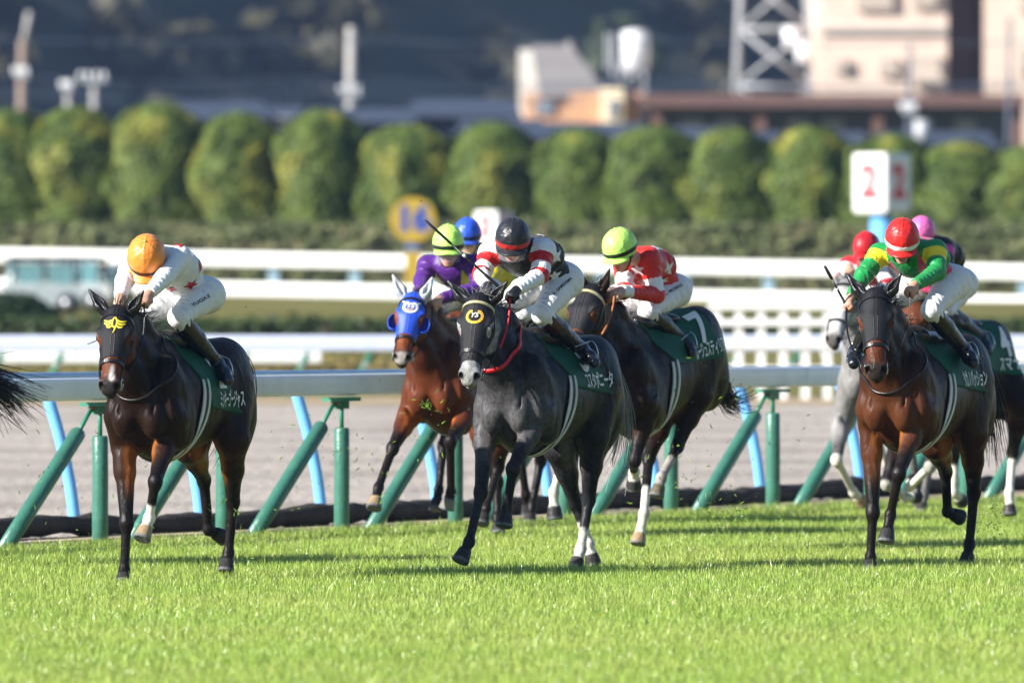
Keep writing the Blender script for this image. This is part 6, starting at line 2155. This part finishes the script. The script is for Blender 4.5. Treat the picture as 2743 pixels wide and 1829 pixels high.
# ------------------------------------------------------------------ emblems on the hoods
def on_hood(X, parts, mat, a0, name='emblem', dn=0.0):
    V2, T2 = merge2d(parts)
    hd = [c for c in X['body'].children if c.name.startswith('hood')][0]
    return decal(name, V2, T2, X['HF'], X['hp'](a0, 0, .02), X['l'], -X['a'], X['n'], mat, hd, off=.0095 + dn, depth=.12, maxlen=.012)
def arc(cx, cy, rx, ry, a0, a1, n=18):
    t = np.linspace(math.radians(a0), math.radians(a1), n)
    return np.stack([cx + rx * np.cos(t), cy + ry * np.sin(t)], 1)
if 'a' in HX:
    parts = []
    for s in (-1, 1):
        for k, (y0, ln, dy) in enumerate(((.030, .062, .016), (.010, .058, .012), (-.012, .040, .006))):
            t = np.linspace(0, 1, 10)
            pts = np.stack([s * (.016 + ln * t), y0 + dy * t ** 2 - .010 * np.sin(t * math.pi) - .004 * t], 1)
            parts.append(strip2d(pts, .0135 * np.sin(np.clip(t * .86 + .14, 0, 1) * math.pi) ** .6 + .001))
    parts.append(strip2d(arc(0, .012, .015, .036, 90, 270), .0095)); parts.append(strip2d(arc(0, .012, .015, .036, -95, 90), .0095))
    t = np.linspace(0, 1, 12)
    parts.append(strip2d(np.stack([.008 - .014 * t + .004 * np.sin(t * 3), -.012 - .055 * t], 1), .011 * (1 - .75 * t) + .001))
    on_hood(HX['a'], parts, M_YELE, .125)
    # loose strap end beside the right eye
    X = HX['a']; mb = MB()
    mb.tube([X['L']((266, 908, 1.08)), X['L']((252, 915, 1.10)), X['L']((234, 922, 1.12))], [.006, .007, .006], 8, flat=.5)
    mb.build('loose_strap', M_LEATH, [c for c in X['body'].children if c.name.startswith('bridle')][0], True)
def horseshoe(w):
    t = np.linspace(math.radians(125), math.radians(415), 30)
    pts = np.stack([w * .5 * np.cos(t), w * .46 * np.sin(t)], 1)
    parts = [strip2d(pts, w * .17)]
    for e in (pts[0], pts[-1]): parts.append(poly2d([(e[0] - w * .12, e[1] - w * .05), (e[0] + w * .12, e[1] - w * .05), (e[0] + w * .12, e[1] + w * .06), (e[0] - w * .12, e[1] + w * .06)]))
    return parts
if 'b' in HX:
    on_hood(HX['b'], horseshoe(.105), M_GOLD, .150)
    V2, T2 = text_mesh('YS', .052, .0008); V2 = V2 + V2[:, 1:2] * np.array([[.25, 0]]) + np.array([0, .008])
    on_hood(HX['b'], [(V2, T2)], M_LETW, .150, 'lettering', .001)
    dots = [arc(.0525 * math.cos(q), .0483 * math.sin(q), .0025, .004, 0, 330, 8) for q in np.radians([140, 165, 190, 215, 240, 300, 325, 350, 375, 400])]
    on_hood(HX['b'], [poly2d(d_) for d_ in dots], M_HOODB, .150, 'nail_holes', .001)
if 'e' in HX:
    p_ = horseshoe(.10)
    for s in (-1, 1): p_.append(strip2d(np.stack([s * np.linspace(.05, .09, 8), .035 + .02 * np.sin(np.linspace(0, 3, 8))], 1), .010))
    on_hood(HX['e'], p_, M_LETW, .125)
    V2, T2 = text_mesh('YS', .055, .002); on_hood(HX['e'], [(V2 + np.array([0, .012]), T2)], M_LETW, .125, 'lettering', .001)
    on_hood(HX['e'], [strip2d(arc(0, -.012, .026, .012, 200, 340, 10), .009)], M_GOLD, .125, 'emblem_gold_bar', .002)

# ------------------------------------------------------------------ whips
def whip(X, hand, tip, label, flap=.40):
    h_, t_ = X['L'](hand), X['L'](tip)
    d = unit(t_ - h_); ln = np.linalg.norm(t_ - h_)
    root = empty('riding_whip', tuple(X['O'] + X['R'] @ h_)); tag(root, label, 'whip', 'riding whips held up')
    Rl = X['R']
    q = lambda f: Rl @ (d * ln * f)
    mb = MB(); mb.tube([q(-.12), q(-.11), q(.12), q(.13)], [.009, .0125, .0115, .009], 10); mb.build('handle', M_LEATH, root, True)
    mb = MB(); mb.tube([q(.12), q(1 - flap)], [.0085, .0065], 8)
    for k in range(4):
        f = .18 + k * .08
        mb.tube([q(f), q(f + .012)], .0105, 8)
    mb.build('shaft', M_LEATH, root, True)
    mb = MB(); mb.tube([q(1 - flap), q(1 - flap + .02), q(1 - flap * .5), q(.985), q(1.0)], [.0085, .018, .021, .018, .010], 10, flat=.5); mb.build('flap', M_LEATH, root, True)
    mb = MB(); mb.tube([q(.40), q(.445)], .0105, 10); mb.build('band', M_WEB, root, True)
if 'b' in HX: whip(HX['b'], (1322, 756, .84), (1138, 589, .98), 'black riding whip crossing in front of the lime-capped jockey in purple')
if 'c' in HX: whip(HX['c'], (2268, 820, .80), (2209, 712, .92), 'black riding whip raised in the bare hand of the green-jacketed jockey', .34)

# ------------------------------------------------------------------ turf and dirt thrown up by the hooves
tr = np.random.default_rng(5)
V, Q, T, C = [], [], [], []
def fleck(p, ln, wd, col):
    d = unit(tr.normal(0, 1, 3)); s = unit(np.cross(d, tr.normal(0, 1, 3))); k = len(V) * 4
    V.append(np.array([p - s * wd / 2, p + s * wd / 2, p + d * ln * .6 + s * wd * .5 + np.cross(d, s) * ln * .15, p + d * ln - np.cross(d, s) * ln * .1])); C.append(np.tile(col, (4, 1)))
G_ = np.array([.20, .34, .04]); B_ = np.array([.045, .03, .02])
for (px, py, sp, d, n, gfrac) in ((1137, 1082, 6, 81, 22, 1), (1920, 1385, 26, 80, 60, .95), (1985, 1375, 18, 80, 40, .95), (1130, 1115, 60, 81, 20, .7), (1000, 1230, 120, 82, 60, .6), (880, 1300, 130, 83, 60, .8), (1800, 1300, 90, 82, 60, .8), (1950, 1250, 130, 83, 60, .5), (2655, 1370, 30, 79, 60, .1), (2650, 1420, 22, 78.6, 60, .1), (390, 1400, 70, 77, 26, .8), (650, 1410, 60, 76.5, 26, .9), (120, 1300, 110, 80, 40, .8), (1480, 700, 600, 79, 30, 0), (2100, 500, 500, 80, 40, 0), (900, 900, 400, 80, 40, 0), (1840, 1150, 110, 82, 60, .3)):
    for _ in range(n):
        p = P(px + tr.normal(0, sp), py + tr.normal(0, sp * .8), d + tr.normal(0, .4))
        if p[2] < .05: continue
        if tr.uniform() < gfrac: fleck(p, tr.uniform(.02, .055), tr.uniform(.003, .006), G_ * tr.uniform(.7, 1.3))
        else: fleck(p, tr.uniform(.006, .016), tr.uniform(.005, .012), B_ * tr.uniform(.6, 1.4))
V = np.concatenate(V); kk = np.arange(len(V) // 4) * 4
tag(mk_mesh('flying_turf', V, np.stack([kk, kk + 1, kk + 2, kk + 3], 1), M_GRASS, None, False, np.concatenate(C)), kind='stuff')
